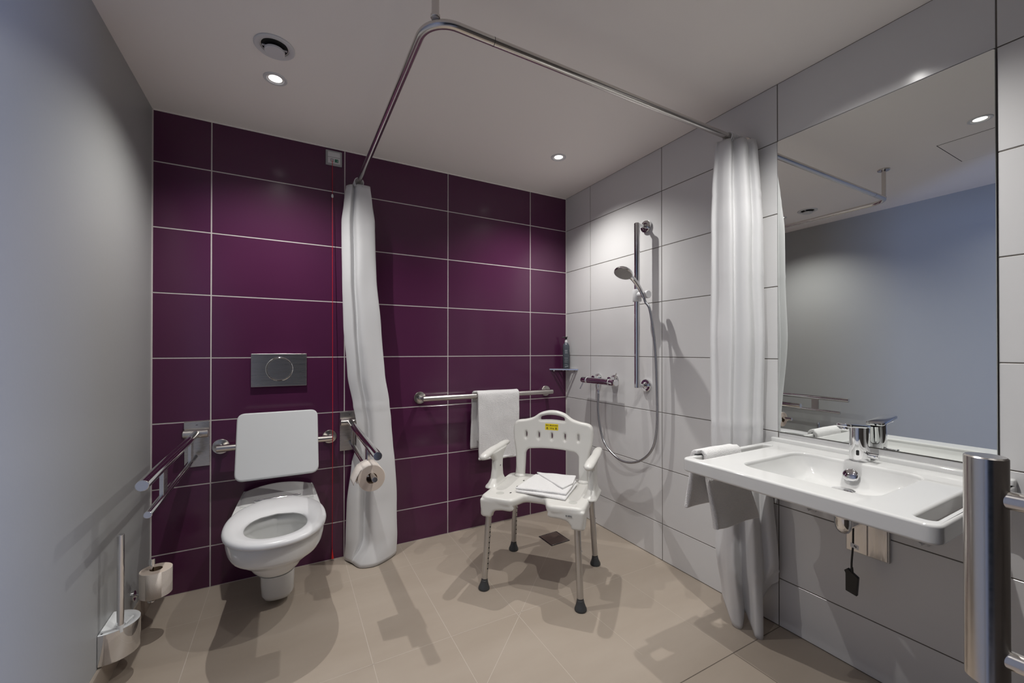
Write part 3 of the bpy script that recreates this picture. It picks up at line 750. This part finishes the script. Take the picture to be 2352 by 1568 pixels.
b = bm_new(); plate(b, [rounded([(-.037, .702), (.036, .702), (.036, .7355), (-.037, .7355)], .003, 4)], .0012, .0003, fr, 1); st = link('load_sticker', b, 'yellow', bk_o); st['label'] = 'yellow maximum load sticker'
b = bm_new(); text(b, 'MAX. BELASTUNG', .0088, lambda x, y, z: fr(x-.0005, .7265+y, .0007+z), .0002, bold=.0002, sx=.92); text(b, '130 kg', .0088, lambda x, y, z: fr(x, .7115+y, .0007+z), .0002, bold=.0002)
link('sticker_text', b, 'ink', st)
for x0 in (-.025, .024):
    b = bm_new(); plate(b, [rounded([(x0-.0055, .7065), (x0+.0055, .7065), (x0+.003, .7165), (x0-.003, .7165)], .0015, 3), ellipse(x0, .7105, .0022, .0022, 12)], .0004, 0, lambda x, y, z: fr(x, y, .0008+z)); link('sticker_symbol', b, 'ink', st)
for s in (-1, 1):
    b = bm_new()
    rings = []
    for v, z, hw, hh in [(-.172, .607, .006, .004), (-.168, .608, .014, .009), (-.150, .611, .021, .013), (-.09, .616, .0225, .0135), (-.03, .6185, .021, .0130), (.04, .6175, .0205, .0125), (.10, .6205, .0205, .0125), (.15, .620, .0185, .0115), (.178, .618, .013, .009), (.186, .617, .005, .004)]:
        rings.append([cw(s*(.258+.002*math.cos(v*20))+hw*1.08*math.cos(a*PI/12), v, z+hh*1.18*math.sin(a*PI/12)) for a in range(24)])
    loft(b, rings, cap0=True, cap1=True)
    rings = []
    for z, v0, v1, hw in [(.436, -.095, .085, .034), (.444, -.092, .082, .033), (.455, -.075, .070, .024), (.475, -.052, .060, .0175), (.52, -.040, .056, .0155), (.565, -.036, .060, .0155), (.59, -.060, .082, .0165), (.612, -.100, .115, .018)]:
        rings.append([cw(s*(.250-.004*(z > .47)*0)+p.x, p.y, z) for p in rounded([(-hw, v0), (hw, v0), (hw, v1), (-hw, v1)], hw*.9, 6)])
    loft(b, rings, cap0=True, cap1=True)
    arm = link('armrest', b, 'plastic', t, smooth=180, mods=(REMESH(.0026), SMOOTH(.5, 5)))
    b = bm_new(); lathe(b, [(0, .0003), (.004, .0003), (.0042, -.001)], cw(s*.2343, .012, .530), -s*CU, 14); link('screw_hole', b, 'dark', arm)
for s in (-1, 1):
    b = bm_new(); lathe(b, [(0, .0010), (.0195, .0010), (.0205, 0), (.0205, -.003)], cw(s*.178+.008, -.150, .4435), (0, 0, 1), 32); link('seat_plug', b, 'plug', t)
    for v in (-.128, -.03, .07):
        b = bm_new(); rings = [[cw(s*.128+.004+.0072*math.cos(a*PI/10)*.6, v+.0075*math.sin(a*PI/10), .4442)for a in range(20)]]
        bm2 = b; vs = [b.verts.new(p) for p in rings[0]]; b.faces.new(vs); ex = bmesh.ops.extrude_face_region(b, geom=list(b.faces)); 
        for q in ex['geom']:
            if isinstance(q, bmesh.types.BMVert): q.co.z -= .002
        link('drain_hole', b, 'dark', t)
M_plug = None
b = bm_new(); text(b, 'e-etac', .0118, lambda x, y, z: cw(.182+x, -.2188-z, .4085+y), .0004, bold=.0003)
link('maker_mark', b, 'grey_ink', t)
b = bm_new(); lathe(b, [(0, .003), (.004, .002), (.005, 0)], cw(-.192, -.198, .372), (CU*.8-CV*.6), 12); link('release_button', b, 'red', t)
for i, ((u, v), (u2, v2)) in enumerate(zip(LEGT, LEGB)):
    du, dv = (u2-u)/.345, (v2-v)/.345
    A = cw(u-du*.02, v-dv*.02, .365); B = cw(u+du*.305, v+dv*.305, .040)
    b = bm_new(); tube(b, [A, B], .0145, 28); lg = link('leg', b, 'alu', t)
    ax = (B-A).normalized(); Ft = cw(u2, v2, 0)
    b = bm_new(); lathe(b, [(0, 0), (.0255, 0), (.0270, .004), (.0262, .010), (.0215, .021), (.0172, .034), (.0160, .043), (.015, .044), (.0146, .052), (0, .052)], Ft, -ax, 28); link('rubber_foot', b, 'rubber', lg)
    if i in (0, 2):      # rows of adjustment holes on the legs seen from their inner side
        sd = Vector((.40, -.92, 0)).normalized()
        for k in range(9):
            p = A.lerp(B, .22+.075*k); b = bm_new(); lathe(b, [(0, .0004), (.0036, .0004), (.0038, -.001)], p + sd*.0143, sd, 12); link('adjustment_hole', b, 'dark', lg)
    p = A.lerp(B, .36); sd = Vector((.82, -.57, 0)); b = bm_new(); lathe(b, [(0, .004), (.0030, .003), (.0034, -.001)], p+sd*.0143, sd, 12); link('spring_button', b, 'chrome', lg)

# folded towel on the seat
t = thing('folded_towel', 'small white towel folded flat on the shower chair seat', 'towel', cw(.03, 0, .444))
def slab(poly, z0, th, bev, seed, sag=.003):
    b = bm_new(); n = 40
    def P(s, q):
        a, c, d, e = [Vector(x) for x in poly]
        return a.lerp(c, s).lerp(e.lerp(d, s), q)
    top, bot = [], []
    for i in range(n+1):
        tr, br = [], []
        for j in range(n+1):
            s, q = .5-.5*math.cos(PI*i/n), .5-.5*math.cos(PI*j/n); p = P(s, q)
            ed = min(s, 1-s, q, 1-q)*.24; k = min(1, ed/bev); k = math.sqrt(max(0, 1-(1-k)**2))
            w = sag*nz(p.x*16+seed, p.y*16, seed)
            tr.append(b.verts.new(cw(p.x+w*.6, p.y, z0+th*.5+th*.5*k+w*.8+.0006*nz(p.x*90, p.y*90, seed)))); br.append(b.verts.new(cw(p.x+w*.6, p.y, z0+th*.5-th*.5*k)))
        top.append(tr); bot.append(br)
    for i in range(n):
        for j in range(n):
            b.faces.new((top[i][j], top[i+1][j], top[i+1][j+1], top[i][j+1])); b.faces.new((bot[i][j], bot[i][j+1], bot[i+1][j+1], bot[i+1][j]))
    bmesh.ops.remove_doubles(b, verts=b.verts, dist=.00008)
    return b
Q = [(-.103, -.115), (.030, -.165), (.150, -.140), (.150, -.140)]
b = slab([(-.100, -.118), (.150, -.146), (.158, .078), (-.080, .128)], .4440, .013, .0065, 1.); link('bottom_layer', b, 'terry', t, smooth=180)
b = slab([(-.104, -.112), (.146, -.112), (.152, .088), (-.078, .130)], .4565, .0125, .0065, 4.); link('middle_layer', b, 'terry', t, smooth=180)
b = slab([(-.072, .135), (.118, -.068), (.150, .020), (.140, .142)], .4682, .0095, .005, 7., .003); link('top_flap', b, 'terry', t, smooth=180)

# ------------------------------------------------------------------ floor drain
t = thing('floor_drain', 'square dark floor drain let into the beige tiles behind the shower chair', 'floor drain', (1.954, -.373, 0))
lp = [Vector(p) for p in DR]; ce = sum(lp, Vector((0, 0)))/4
def ins(k): return [tuple(ce+(p-ce)*k) for p in lp]
b = bm_new(); plate(b, [ins(1.0), ins(.93)], .0022, .0004, lambda x, y, z: Vector((x, y, .0011+z)), 1); link('drain_frame', b, 'black', t)
b = bm_new(); plate(b, [ins(.925), ins(.90)], .0026, .0003, lambda x, y, z: Vector((x, y, .0012+z)), 1); link('steel_edge', b, 'steel', t)
b = bm_new(); plate(b, [ins(.895)], .0022, .0003, lambda x, y, z: Vector((x, y, .0012+z)), 1); link('drain_cover', b, 'drain_cover', t)

# ------------------------------------------------------------------ corner shelf with bottle
t = thing('corner_shelf', 'small chrome corner shelf where the plum and white walls meet', 'shelf', (RX, 0, 1.0))
S0, S1 = .146, .140
b = bm_new()
plate(b, [[(RX-S0, -.0005), (RX-.0005, -.0005), (RX-.0005, -S1)], [(RX-S0+.022, -.008), (RX-.008, -.008), (RX-.008, -S1+.022)]], .010, .0012, lambda x, y, z: Vector((x, y, .999+z)), 1)
for k in (.28, .52, .76):
    tube(b, [(RX-S0*k, -.004, 1.0), (RX-.004, -S1*k, 1.0)], .0038, 10)
link('shelf_grid', b, 'chrome', t, smooth=30)
for x, y in ((RX-.115, -.002), (RX-.035, -.002), (RX-.002, -.035), (RX-.002, -.112)):
    b = bm_new(); lathe(b, [(0, .009), (.0045, .009), (.005, .007), (.005, 0), (0, 0)], (x, y, .989), (0, -1, 0) if y > -.01 else (-1, 0, 0), 14); link('fixing_stud', b, 'chrome', t)
bx, by = 2.2800, -.052
t = thing('soap_dispenser', 'dark slate pump bottle of soap standing on the corner shelf', 'soap bottle', (bx, by, 1.0045))
z0 = 1.0048
b = bm_new(); lathe(b, [(0, z0), (.0225, z0), (.0240, z0+.003), (.0240, z0+.145), (.0232, z0+.160), (.0195, z0+.173), (.0125, z0+.181), (.0095, z0+.184), (0, z0+.184)], (bx, by, 0), n=36); bo = link('bottle_body', b, 'bottle', t, smooth=50)
b = bm_new(); lathe(b, [(0, z0+.183), (.0095, z0+.183), (.0098, z0+.198), (.006, z0+.2), (.0035, z0+.202), (.0035, z0+.212), (0, z0+.212)], (bx, by, 0), n=24); link('pump_collar', b, 'frost', t)
b = bm_new(); lathe(b, [(0, z0+.207), (.0075, z0+.207), (.0075, z0+.222), (.005, z0+.224), (0, z0+.224)], (bx, by, 0), n=20)
tube(b, [(bx, by, z0+.2205), (bx-.016, by+.008, z0+.222), (bx-.026, by+.013, z0+.2185)], [.0042, .0036, .0028], 12); tube(b, [(bx, by, z0+.220), (bx+.008, by-.006, z0+.225)], .0035, 10); link('pump_head', b, 'black', t)
vd = Vector((.5446-bx, -2.4158-by, 0)).normalized(); va = math.atan2(vd.y, vd.x)
def lab(x, z, r=.0241):
    a = va + x/r; return Vector((bx+r*math.cos(a), by+r*math.sin(a), z0+z))
b = bm_new()
def stroke(x0, z0_, x1, z1_, w=.0012):
    n = 6
    for k in range(n):
        a = lerp(x0, x1, k/n), lerp(z0_, z1_, k/n); c = lerp(x0, x1, (k+1)/n), lerp(z0_, z1_, (k+1)/n)
        dx, dz = x1-x0, z1_-z0_; l = math.hypot(dx, dz); ox, oz = -dz/l*w/2, dx/l*w/2
        b.faces.new([b.verts.new(lab(*p)) for p in ((a[0]+ox, a[1]+oz), (c[0]+ox, c[1]+oz), (c[0]-ox, c[1]-oz), (a[0]-ox, a[1]-oz))])
for x0 in (-.0095, -.0030, .0035): stroke(x0, .120, x0, .132); stroke(x0, .132, x0+.004, .126); stroke(x0+.0045, .120, x0+.0045, .132)
for x0 in (-.007, -.001, .005): stroke(x0, .106, x0+.004, .117); stroke(x0, .117, x0+.003, .106)
link('logo_print', b, 'pale_ink', bo); b = bm_new()
for k, z in enumerate((.074, .064, .058, .050, .044, .030, .025)): stroke(-.013+.002*(k % 3), z+.0006, .012-.003*(k % 2), z, .0022 if k == 0 else .0010)
stroke(-.010, .012, .016, .018, .004)
link('label_print', b, 'pale_ink', bo)

# ------------------------------------------------------------------ shower fittings on the white wall
RYC, RXC = -.765, RX-.078
t = thing('shower_rail', 'upright chrome shower rail with two round fixings on the white tiled wall', 'shower rail', (RX, RYC, 1.38))
b = bm_new(); tube(b, [(RXC, RYC, .926), (RXC, RYC, 1.838)], .0155, 36, bev=.0015); link('rail_tube', b, 'chrome', t)
for z in (1.8285, .9365):
    b = bm_new(); lathe(b, [(0, .0005), (.033, .0005), (.0345, .002), (.0345, .014), (.032, .017), (.020, .018), (.019, .015), (.014, .015), (.013, .022), (0, .022)], (RX, RYC, z), (-1, 0, 0), 40); link('wall_flange', b, 'chrome', t)
    b = bm_new(); tube(b, [(RX-.018, RYC, z), (RXC, RYC, z)], .0105, 24); link('standoff', b, 'chrome', t)
t = thing('shower_head_holder', 'white plastic sliding holder clamped on the upright shower rail', 'shower holder', (RXC, RYC, 1.435))
b = bm_new(); lathe(b, [(.0157, -.034), (.0225, -.034), (.0240, -.031), (.0240, .030), (.0225, .033), (.0157, .033)], (RXC, RYC, 1.4365), n=36); link('clamp_body', b, 'plastic_bright', t)
b = bm_new(); tube(b, [(RXC-.006, RYC-.020, 1.4365), (RXC-.008, RYC-.050, 1.435)], [.017, .015], 24); lathe(b, [(0, 0), (.019, .0), (.0210, .003), (.0210, .016), (.019, .018), (0, .018)], (RXC-.006, RYC-.0715, 1.4335), (0, -1, 0), 28); link('holder_arm', b, 'plastic_bright', t)
HB = Vector((RXC-.012, RYC-.058, 1.424)); HN = Vector((RXC-.088, RYC-.036, 1.530))
t = thing('hand_shower', 'chrome hand shower with round spray head resting in the white holder', 'shower head', HB)
pts = spline([HB, HB.lerp(HN, .35)+Vector((-.004, 0, .004))*0+Vector((.006, 0, .006)), HB.lerp(HN, .75)+Vector((.006, 0, .006)), HN], 8)
b = bm_new(); tube(b, pts, [lerp(.0095, .0125, min(1, k/14)) if k < 20 else .0125-.0002*k*0 for k in range(len(pts))], 24, bev=.0); link('handle', b, 'chrome', t)
hn = Vector((-.50, -.10, -.86)).normalized(); hc = HN + Vector((-.036, .010, .020))
b = bm_new(); lathe(b, [(0, -.012), (.025, -.011), (.044, -.006), (.0500, .003), (.0505, .009), (.049, .012), (.046, .0125)], hc, hn, 44); link('head_shell', b, 'chrome', t)
b = bm_new(); lathe(b, [(0, .0130), (.044, .0128), (.0465, .0118), (.0465, .009)], hc, hn, 40); fc = link('spray_face', b, 'face_grey', t)
a1, a2, _ = frame(hn); b = bm_new()
for rr, n in ((.008, 6), (.016, 12), (.024, 18), (.032, 22), (.039, 26)):
    for k in range(n): lathe(b, [(.0012, .0125), (.0009, .0148), (0, .0150)], hc + (a1*math.cos(2*PI*k/n)+a2*math.sin(2*PI*k/n))*rr, hn, 6)
no = link('spray_nozzles', b, 'face_grey', fc); no['kind'] = 'stuff'
t = thing('shower_hose', 'grey metal shower hose looping from the mixer up to the hand shower', 'shower hose', (RX-.06, -.6, .9))
MZ, MX = .9395, RX-.060
hp_ = [HB+Vector((.001, -.001, .004)), HB+Vector((.008, -.006, -.03)), (RX-.070, -.850, 1.345), (RX-.060, -.874, 1.16), (RX-.056, -.882, .95), (RX-.050, -.878, .74), (RX-.050, -.852, .615), (RX-.052, -.785, .535), (RX-.056, -.69, .492), (RX-.060, -.585, .497), (RX-.064, -.475, .575), (RX-.064, -.425, .73), (RX-.061, -.4225, .865)]
b = bm_new(); tube(b, spline(hp_, 14), .0068, 20); link('hose_tube', b, 'hose', t)
b = bm_new(); lathe(b, [(.0072, 0), (.0085, .001), (.0095, .022), (.0085, .024), (0, .024)], (RX-.061, -.4225, .862), n=24); link('hose_nut', b, 'chrome', t)
b = bm_new(); d = (HB-Vector(hp_[1])).normalized(); tube(b, [HB-d*.010, HB+d*.001], [.0078, .0092], 20); link('hose_cone', b, 'chrome', t)
t = thing('shower_mixer', 'chrome bar shower mixer with two levers on the white tiled wall', 'shower mixer', (RX, -.43, MZ))
b = bm_new(); tube(b, [(MX, -.315, MZ), (MX, -.530, MZ)], .0205, 40); lathe(b, [(0, 0), (.010, 0), (.011, .004), (.011, .034), (0, .034)], (RX-.061, -.4225, MZ-.052), n=24); link('mixer_body', b, 'chrome', t)
for y0, y1 in ((-.3165, -.3215), (-.5235, -.5285)):
    b = bm_new(); tube(b, [(MX, y0, MZ), (MX, y1, MZ)], .0214, 40); link('body_ring', b, 'plastic_bright', t)
for y, s, rot in ((-.314, 1, (-.35, .25, -.9)), (-.531, -1, (-.1, -.45, .9))):
    b = bm_new(); lathe(b, [(.0195, 0), (.0215, .002), (.0215, .045), (.0195, .049), (.0, .050)], (MX, y, MZ), (0, s, 0), 40); kn = link('control_knob', b, 'chrome', t)
    d = Vector(rot).normalized(); p = Vector((MX, y+s*.030, MZ)) + d*.016; b = bm_new(); tube(b, [p, p+d*.05], .0040, 14, bev=.0008); link('lever', b, 'chrome', kn)
for y in (-.3555, -.5055):
    b = bm_new(); lathe(b, [(0, .0005), (.032, .0005), (.033, .003), (.030, .012), (.022, .020), (.019, .022), (.019, .05), (0, .05)], (RX, y, MZ+.012), (-1, 0, 0), 40); link('wall_rosette', b, 'chrome', t)

# ------------------------------------------------------------------ washbasin
ZB = .760
t = thing('washbasin', 'wide white washbasin with two grip slots below the mirror', 'washbasin', (2.03, -1.77, ZB))
b = bm_new()
ol = rounded([(2.3175, -1.4476), (1.747, -1.4476), (1.747, -2.0945), (2.3175, -2.0945)], [.002, .030, .030, .002], 10)
s1 = rounded([(1.782, -1.4665), (2.214, -1.4665), (2.214, -1.5015), (1.782, -1.5015)], .0165, 8)
s2 = rounded([(1.782, -2.0410), (2.214, -2.0410), (2.214, -2.0755), (1.782, -2.0755)], .0165, 8)
bw = rounded([(1.845, -1.597), (2.200, -1.597), (2.200, -1.946), (1.845, -1.946)], .055, 12)
plate(b, [ol, s1, s2, bw], .045, .007, lambda x, y, z: Vector((x, y, ZB-.0225+z)), 4)
cb = Vector((2.128, -1.767))
def bowl_ring(k, z, g=0.):
    return [Vector((lerp(p.x, cb.x, k*(1.0 if p.x < cb.x else .85)), lerp(p.y, cb.y, k), z-g)) for p in bw]
rings = [bowl_ring(-.002, ZB-.012), bowl_ring(.02, ZB-.022), bowl_ring(.07, ZB-.040), bowl_ring(.17, ZB-.057), bowl_ring(.32, ZB-.071), bowl_ring(.52, ZB-.0805), bowl_ring(.80, ZB-.0845), bowl_ring(.93, ZB-.086)]
rings2 = [[p-Vector((0, 0, .016)) for p in r] for r in rings[::-1][:-2]] + [bowl_ring(-.02, ZB-.040)]
loft(b, rings+rings2, cap0=False, cap1=False)
bas = link('basin_body', b, 'ceramic', t, smooth=45, mods=(WN,))
b = bm_new(); box(b, (2.292, -2.0945, ZB-.010), (2.3176, -1.4476, ZB+.0165), .005, 3); link('back_upstand', b, 'ceramic', t)
b = bm_new(); lathe(b, [(0, .004), (.024, .0035), (.031, .001), (.032, -.003), (.028, -.008), (0, -.008)], (cb.x, cb.y, ZB-.0805), n=40); link('drain_plug', b, 'chrome', t)
b = bm_new(); lathe(b, [(0, .0065), (.017, .006), (.0215, .003), (.022, -.004)], (2.178, -1.7665, ZB-.040), (-.90, 0, .42), 36); link('overflow_cap', b, 'chrome', t)
for y in (-1.592, -1.907):
    b = bm_new(); tube(b, [(2.3178, y, .528), (2.270, y, .528)], .005, 12); lathe(b, [(0, 0), (.0165, 0), (.0165, .006), (.012, .009), (.008, .009), (.008, .015), (0, .015)], (2.316, y, .528), (-1, 0, 0), 6)
    tg = thing('wall_bolt', 'white capped wall bolt on the tiles below the washbasin, ' + ('nearer the shower curtain' if y > -1.7 else 'nearer the door handle'), 'bolt', (2.3178, y, .528), 'bolts under the washbasin')
    link('bolt_and_nut', b, 'plastic_bright', tg, smooth=30)

t = thing('basin_tap', 'chrome sensor tap with flat spout on the washbasin under the mirror', 'tap', (2.247, -1.765, ZB))
fx, fy = 2.247, -1.765
def ov(z, a, c, dx=0., tilt=0.): return [Vector((fx+dx+a*math.cos(2*PI*k/40), fy+c*math.sin(2*PI*k/40), z+tilt*math.cos(2*PI*k/40))) for k in range(40)]
b = bm_new(); loft(b, [ov(ZB+.0005, .030, .0270), ov(ZB+.004, .031, .0278), ov(ZB+.05, .0305, .0270), ov(ZB+.095, .0315, .0262, .001), ov(ZB+.112, .0315, .0262, .002, -.008)], cap0=True, cap1=True); fb = link('tap_body', b, 'chrome', t, smooth=50)
b = bm_new()
dirx = Vector((-1, 0, .115)).normalized(); nx = Vector((.115, 0, 1)).normalized(); Sp = Vector((fx+.031, fy, ZB+.1125))
plate(b, [rounded([(0, -.0262), (.152, -.0215), (.152, .0215), (0, .0262)], [.024, .020, .020, .024], 10)], .011, .003, lambda x, y, z: Sp+dirx*x+Vector((0, 1, 0))*y+nx*z, 3); link('spout', b, 'chrome', t, smooth=50)
b = bm_new(); lathe(b, [(0, -.012), (.0105, -.012), (.0115, -.010), (.0115, 0)], Sp+dirx*.132-nx*.004, nx, 24); link('aerator', b, 'chrome', t)
b = bm_new(); vdir = Vector((-.88, -.30, 0)).normalized()
pc = Vector((fx-.031*.965, fy-.0278*.22, ZB+.030)); tb = Vector((-.26, .96, 0)).normalized(); tb = Vector((0, 0, 1)).cross(vdir).normalized()
plate(b, [rounded([(-.0042, -.0085), (.0042, -.0085), (.0042, .0085), (-.0042, .0085)], .003, 5)], .0024, .0005, lambda x, y, z: pc+tb*x+Vector((0, 0, y))+vdir*(z+.0006), 1); link('sensor_window', b, 'black', fb)
b = bm_new(); tube(b, [(fx, fy-.022, ZB+.022), (fx, fy-.052, ZB+.022)], .0095, 24, bev=.001); tube(b, [(fx, fy-.046, ZB+.022), (fx-.026, fy-.050, ZB+.026)], .0032, 12, bev=.0008); link('temperature_lever', b, 'chrome', t)

# towel over the left grip of the basin
t = thing('hand_towel', 'white terry towel hung over the left grip slot of the washbasin', 'towel', (1.93, -1.457, .775))
prof = [(-1.424, .562), (-1.431, .64), (-1.4385, .715), (-1.4395, .755), (-1.446, .7695), (-1.4575, .7725), (-1.4690, .7690), (-1.4765, .755), (-1.4775, .715), (-1.482, .64), (-1.488, .56), (-1.490, .500)]
def bt(a, z, x, u, v):
    low = max(0, .715-z)/.2
    if u < .5: xx = lerp(1.814-.004*low, 2.02, v); xx = lerp(xx, 1.805+(xx-1.81)*.95, low*.6); a += .010*low*math.sin(v*5+.6)
    else: xx = lerp(lerp(1.835, 1.866, min(1, low)), lerp(2.038, 2.135, min(1, low)), v); a -= .007*low*math.sin(v*6)
    return (xx, a, z - (.012*v if u > .5 else -.006*v)*min(1, low))
b = terry(prof, (0, 1), bt, 100, 56, .01, 8., .0022); link('terry_sheet', b, 'terry', t, smooth=180, mods=(SOLID(.014), SUB(1)))
b = bm_new(); tube(b, [bt(a, z, 0, u, .03) for a, z, u in [(-1.480, .690, .8), (-1.484, .62, .9), (-1.490, .55, .95), (-1.493, .503, 1.)]], [.006, .009, .010, .009], 12); link('rolled_edge', b, 'terry', t)
b = bm_new(); tube(b, [bt(a, z, 0, u, .04) for a, z, u in [(-1.438, .700, .2), (-1.432, .64, .1), (-1.425, .575, .0)]], [.006, .009, .010], 12); link('rolled_edge', b, 'terry', t)

# pipes and cable below
t = thing('drain_trap', 'chrome drain elbow below the washbasin running into the wall', 'drain pipe', (2.128, -1.767, .58))
b = bm_new(); tube(b, [(cb.x, cb.y, ZB-.100), (cb.x, cb.y, .612)], .016, 28); lathe(b, [(0, 0), (.0275, 0), (.0285, .002), (.0285, .020), (.027, .022), (0, .022)], (cb.x, cb.y, .592), n=12); link('trap_collar', b, 'chrome', t, smooth=30)
b = bm_new(); lathe(b, [(.024, .598), (.024, .572), (.0215, .556), (.015, .544), (.007, .5395), (0, .539)], (cb.x, cb.y, 0), n=36); link('trap_cup', b, 'chrome', t)
b = bm_new(); tube(b, [(cb.x+.004, cb.y, .562), (RX-.016, cb.y, .558)], .0150, 28); link('waste_pipe', b, 'chrome', t)
t = thing('wall_cover_plate', 'square scratched steel cover plate on the white tiles below the washbasin', 'cover plate', (RX, -1.76, .49))
b = bm_new(); box(b, (RX-.018, -1.7645, .4230), (RX-.002, -1.705, .562), .001, 1); link('left_panel', b, 'steel_worn', t, smooth=20)
b = bm_new(); box(b, (RX-.018, -1.8190, .4230), (RX-.002, -1.7665, .562), .001, 1); link('right_panel', b, 'steel_worn', t, smooth=20)
b = bm_new(); box(b, (RX-.014, -1.8230, .4200), (RX-.0005, -1.702, .565), .001, 1); link('frame', b, 'alu', t, smooth=20)
t = thing('sensor_cable', 'black cable with a loose plug hanging below the washbasin', 'cable', (2.2, -1.761, .45))
b = bm_new(); tube(b, spline([(2.1985, -1.7655, .5460), (2.1990, -1.7650, .525), (2.1995, -1.7640, .48), (2.1995, -1.7600, .42), (2.20, -1.7605, .390)], 10), .0028, 12); link('cable', b, 'black', t)
b = bm_new(); tube(b, [(2.2, -1.7605, .408), (2.2, -1.7605, .385)], [.0035, .0055], 12); plate(b, [rounded([(-.016, -.060), (.015, -.066), (.019, -.004), (.006, .004), (-.010, .016), (-.020, .006), (-.016, -.002)], .002, 3)], .012, .001, lambda x, y, z: Vector((2.2+z, -1.7605-x, .385+y)), 1); link('plug', b, 'black', t, smooth=30)
b = bm_new(); plate(b, [rounded([(-.004, -.007), (.020, -.009), (.020, .005), (-.004, .007)], .001, 2)], .0012, 0, lambda x, y, z: Vector((2.1955+z-x*.2, -1.7625-x, .484+y)), 1); tgp = link('cable_tag', b, 'plastic_bright', t, smooth=30)
b = bm_new(); box(b, (2.1925, -1.7725, .482), (2.1935, -1.7695, .4865)); box(b, (2.1920, -1.7762, .4800), (2.1930, -1.7735, .4850)); link('tag_print', b, 'ink', tgp)

# ------------------------------------------------------------------ daylight and camera
W = bpy.data.worlds.new('World'); SC.world = W; W.use_nodes = True
W.node_tree.nodes['Background'].inputs[0].default_value = (.40, .52, .80, 1); W.node_tree.nodes['Background'].inputs[1].default_value = .02
L = bpy.data.lights.new('corridor_window', 'AREA'); L.shape = 'RECTANGLE'; L.size = .55; L.size_y = 1.5; L.energy = 115; L.color = (.34, .50, 1.)
lo = bpy.data.objects.new('corridor_window', L); COL.objects.link(lo); lo.location = (2.95, -4.9, 1.45)
lo.rotation_euler = (Vector((0, -1., 1.2))-lo.location).to_track_quat('-Z', 'Y').to_euler()

cam = bpy.data.cameras.new('Camera'); co = bpy.data.objects.new('Camera', cam); COL.objects.link(co)
yaw, pitch = .5015354, .0054972
fw = Vector((math.sin(yaw)*math.cos(pitch), math.cos(yaw)*math.cos(pitch), math.sin(pitch))); rt = Vector((math.cos(yaw), -math.sin(yaw), 0)); up = rt.cross(fw)
co.matrix_world = Matrix(((rt.x, up.x, -fw.x, .54463), (rt.y, up.y, -fw.y, -2.41585), (rt.z, up.z, -fw.z, 1.13146), (0, 0, 0, 1)))
cam.sensor_fit = 'HORIZONTAL'; cam.sensor_width = 36; cam.lens = 36*938.6/2352; cam.shift_y = 15.879/2352; cam.clip_start = .01
SC.camera = co
SC.view_settings.view_transform = 'Standard'; SC.view_settings.look = 'None'; SC.view_settings.gamma = 1; SC.view_settings.use_curve_mapping = False
SC.view_settings.exposure = 0
for o in bpy.data.objects:
    if '_o' in o: del o['_o']
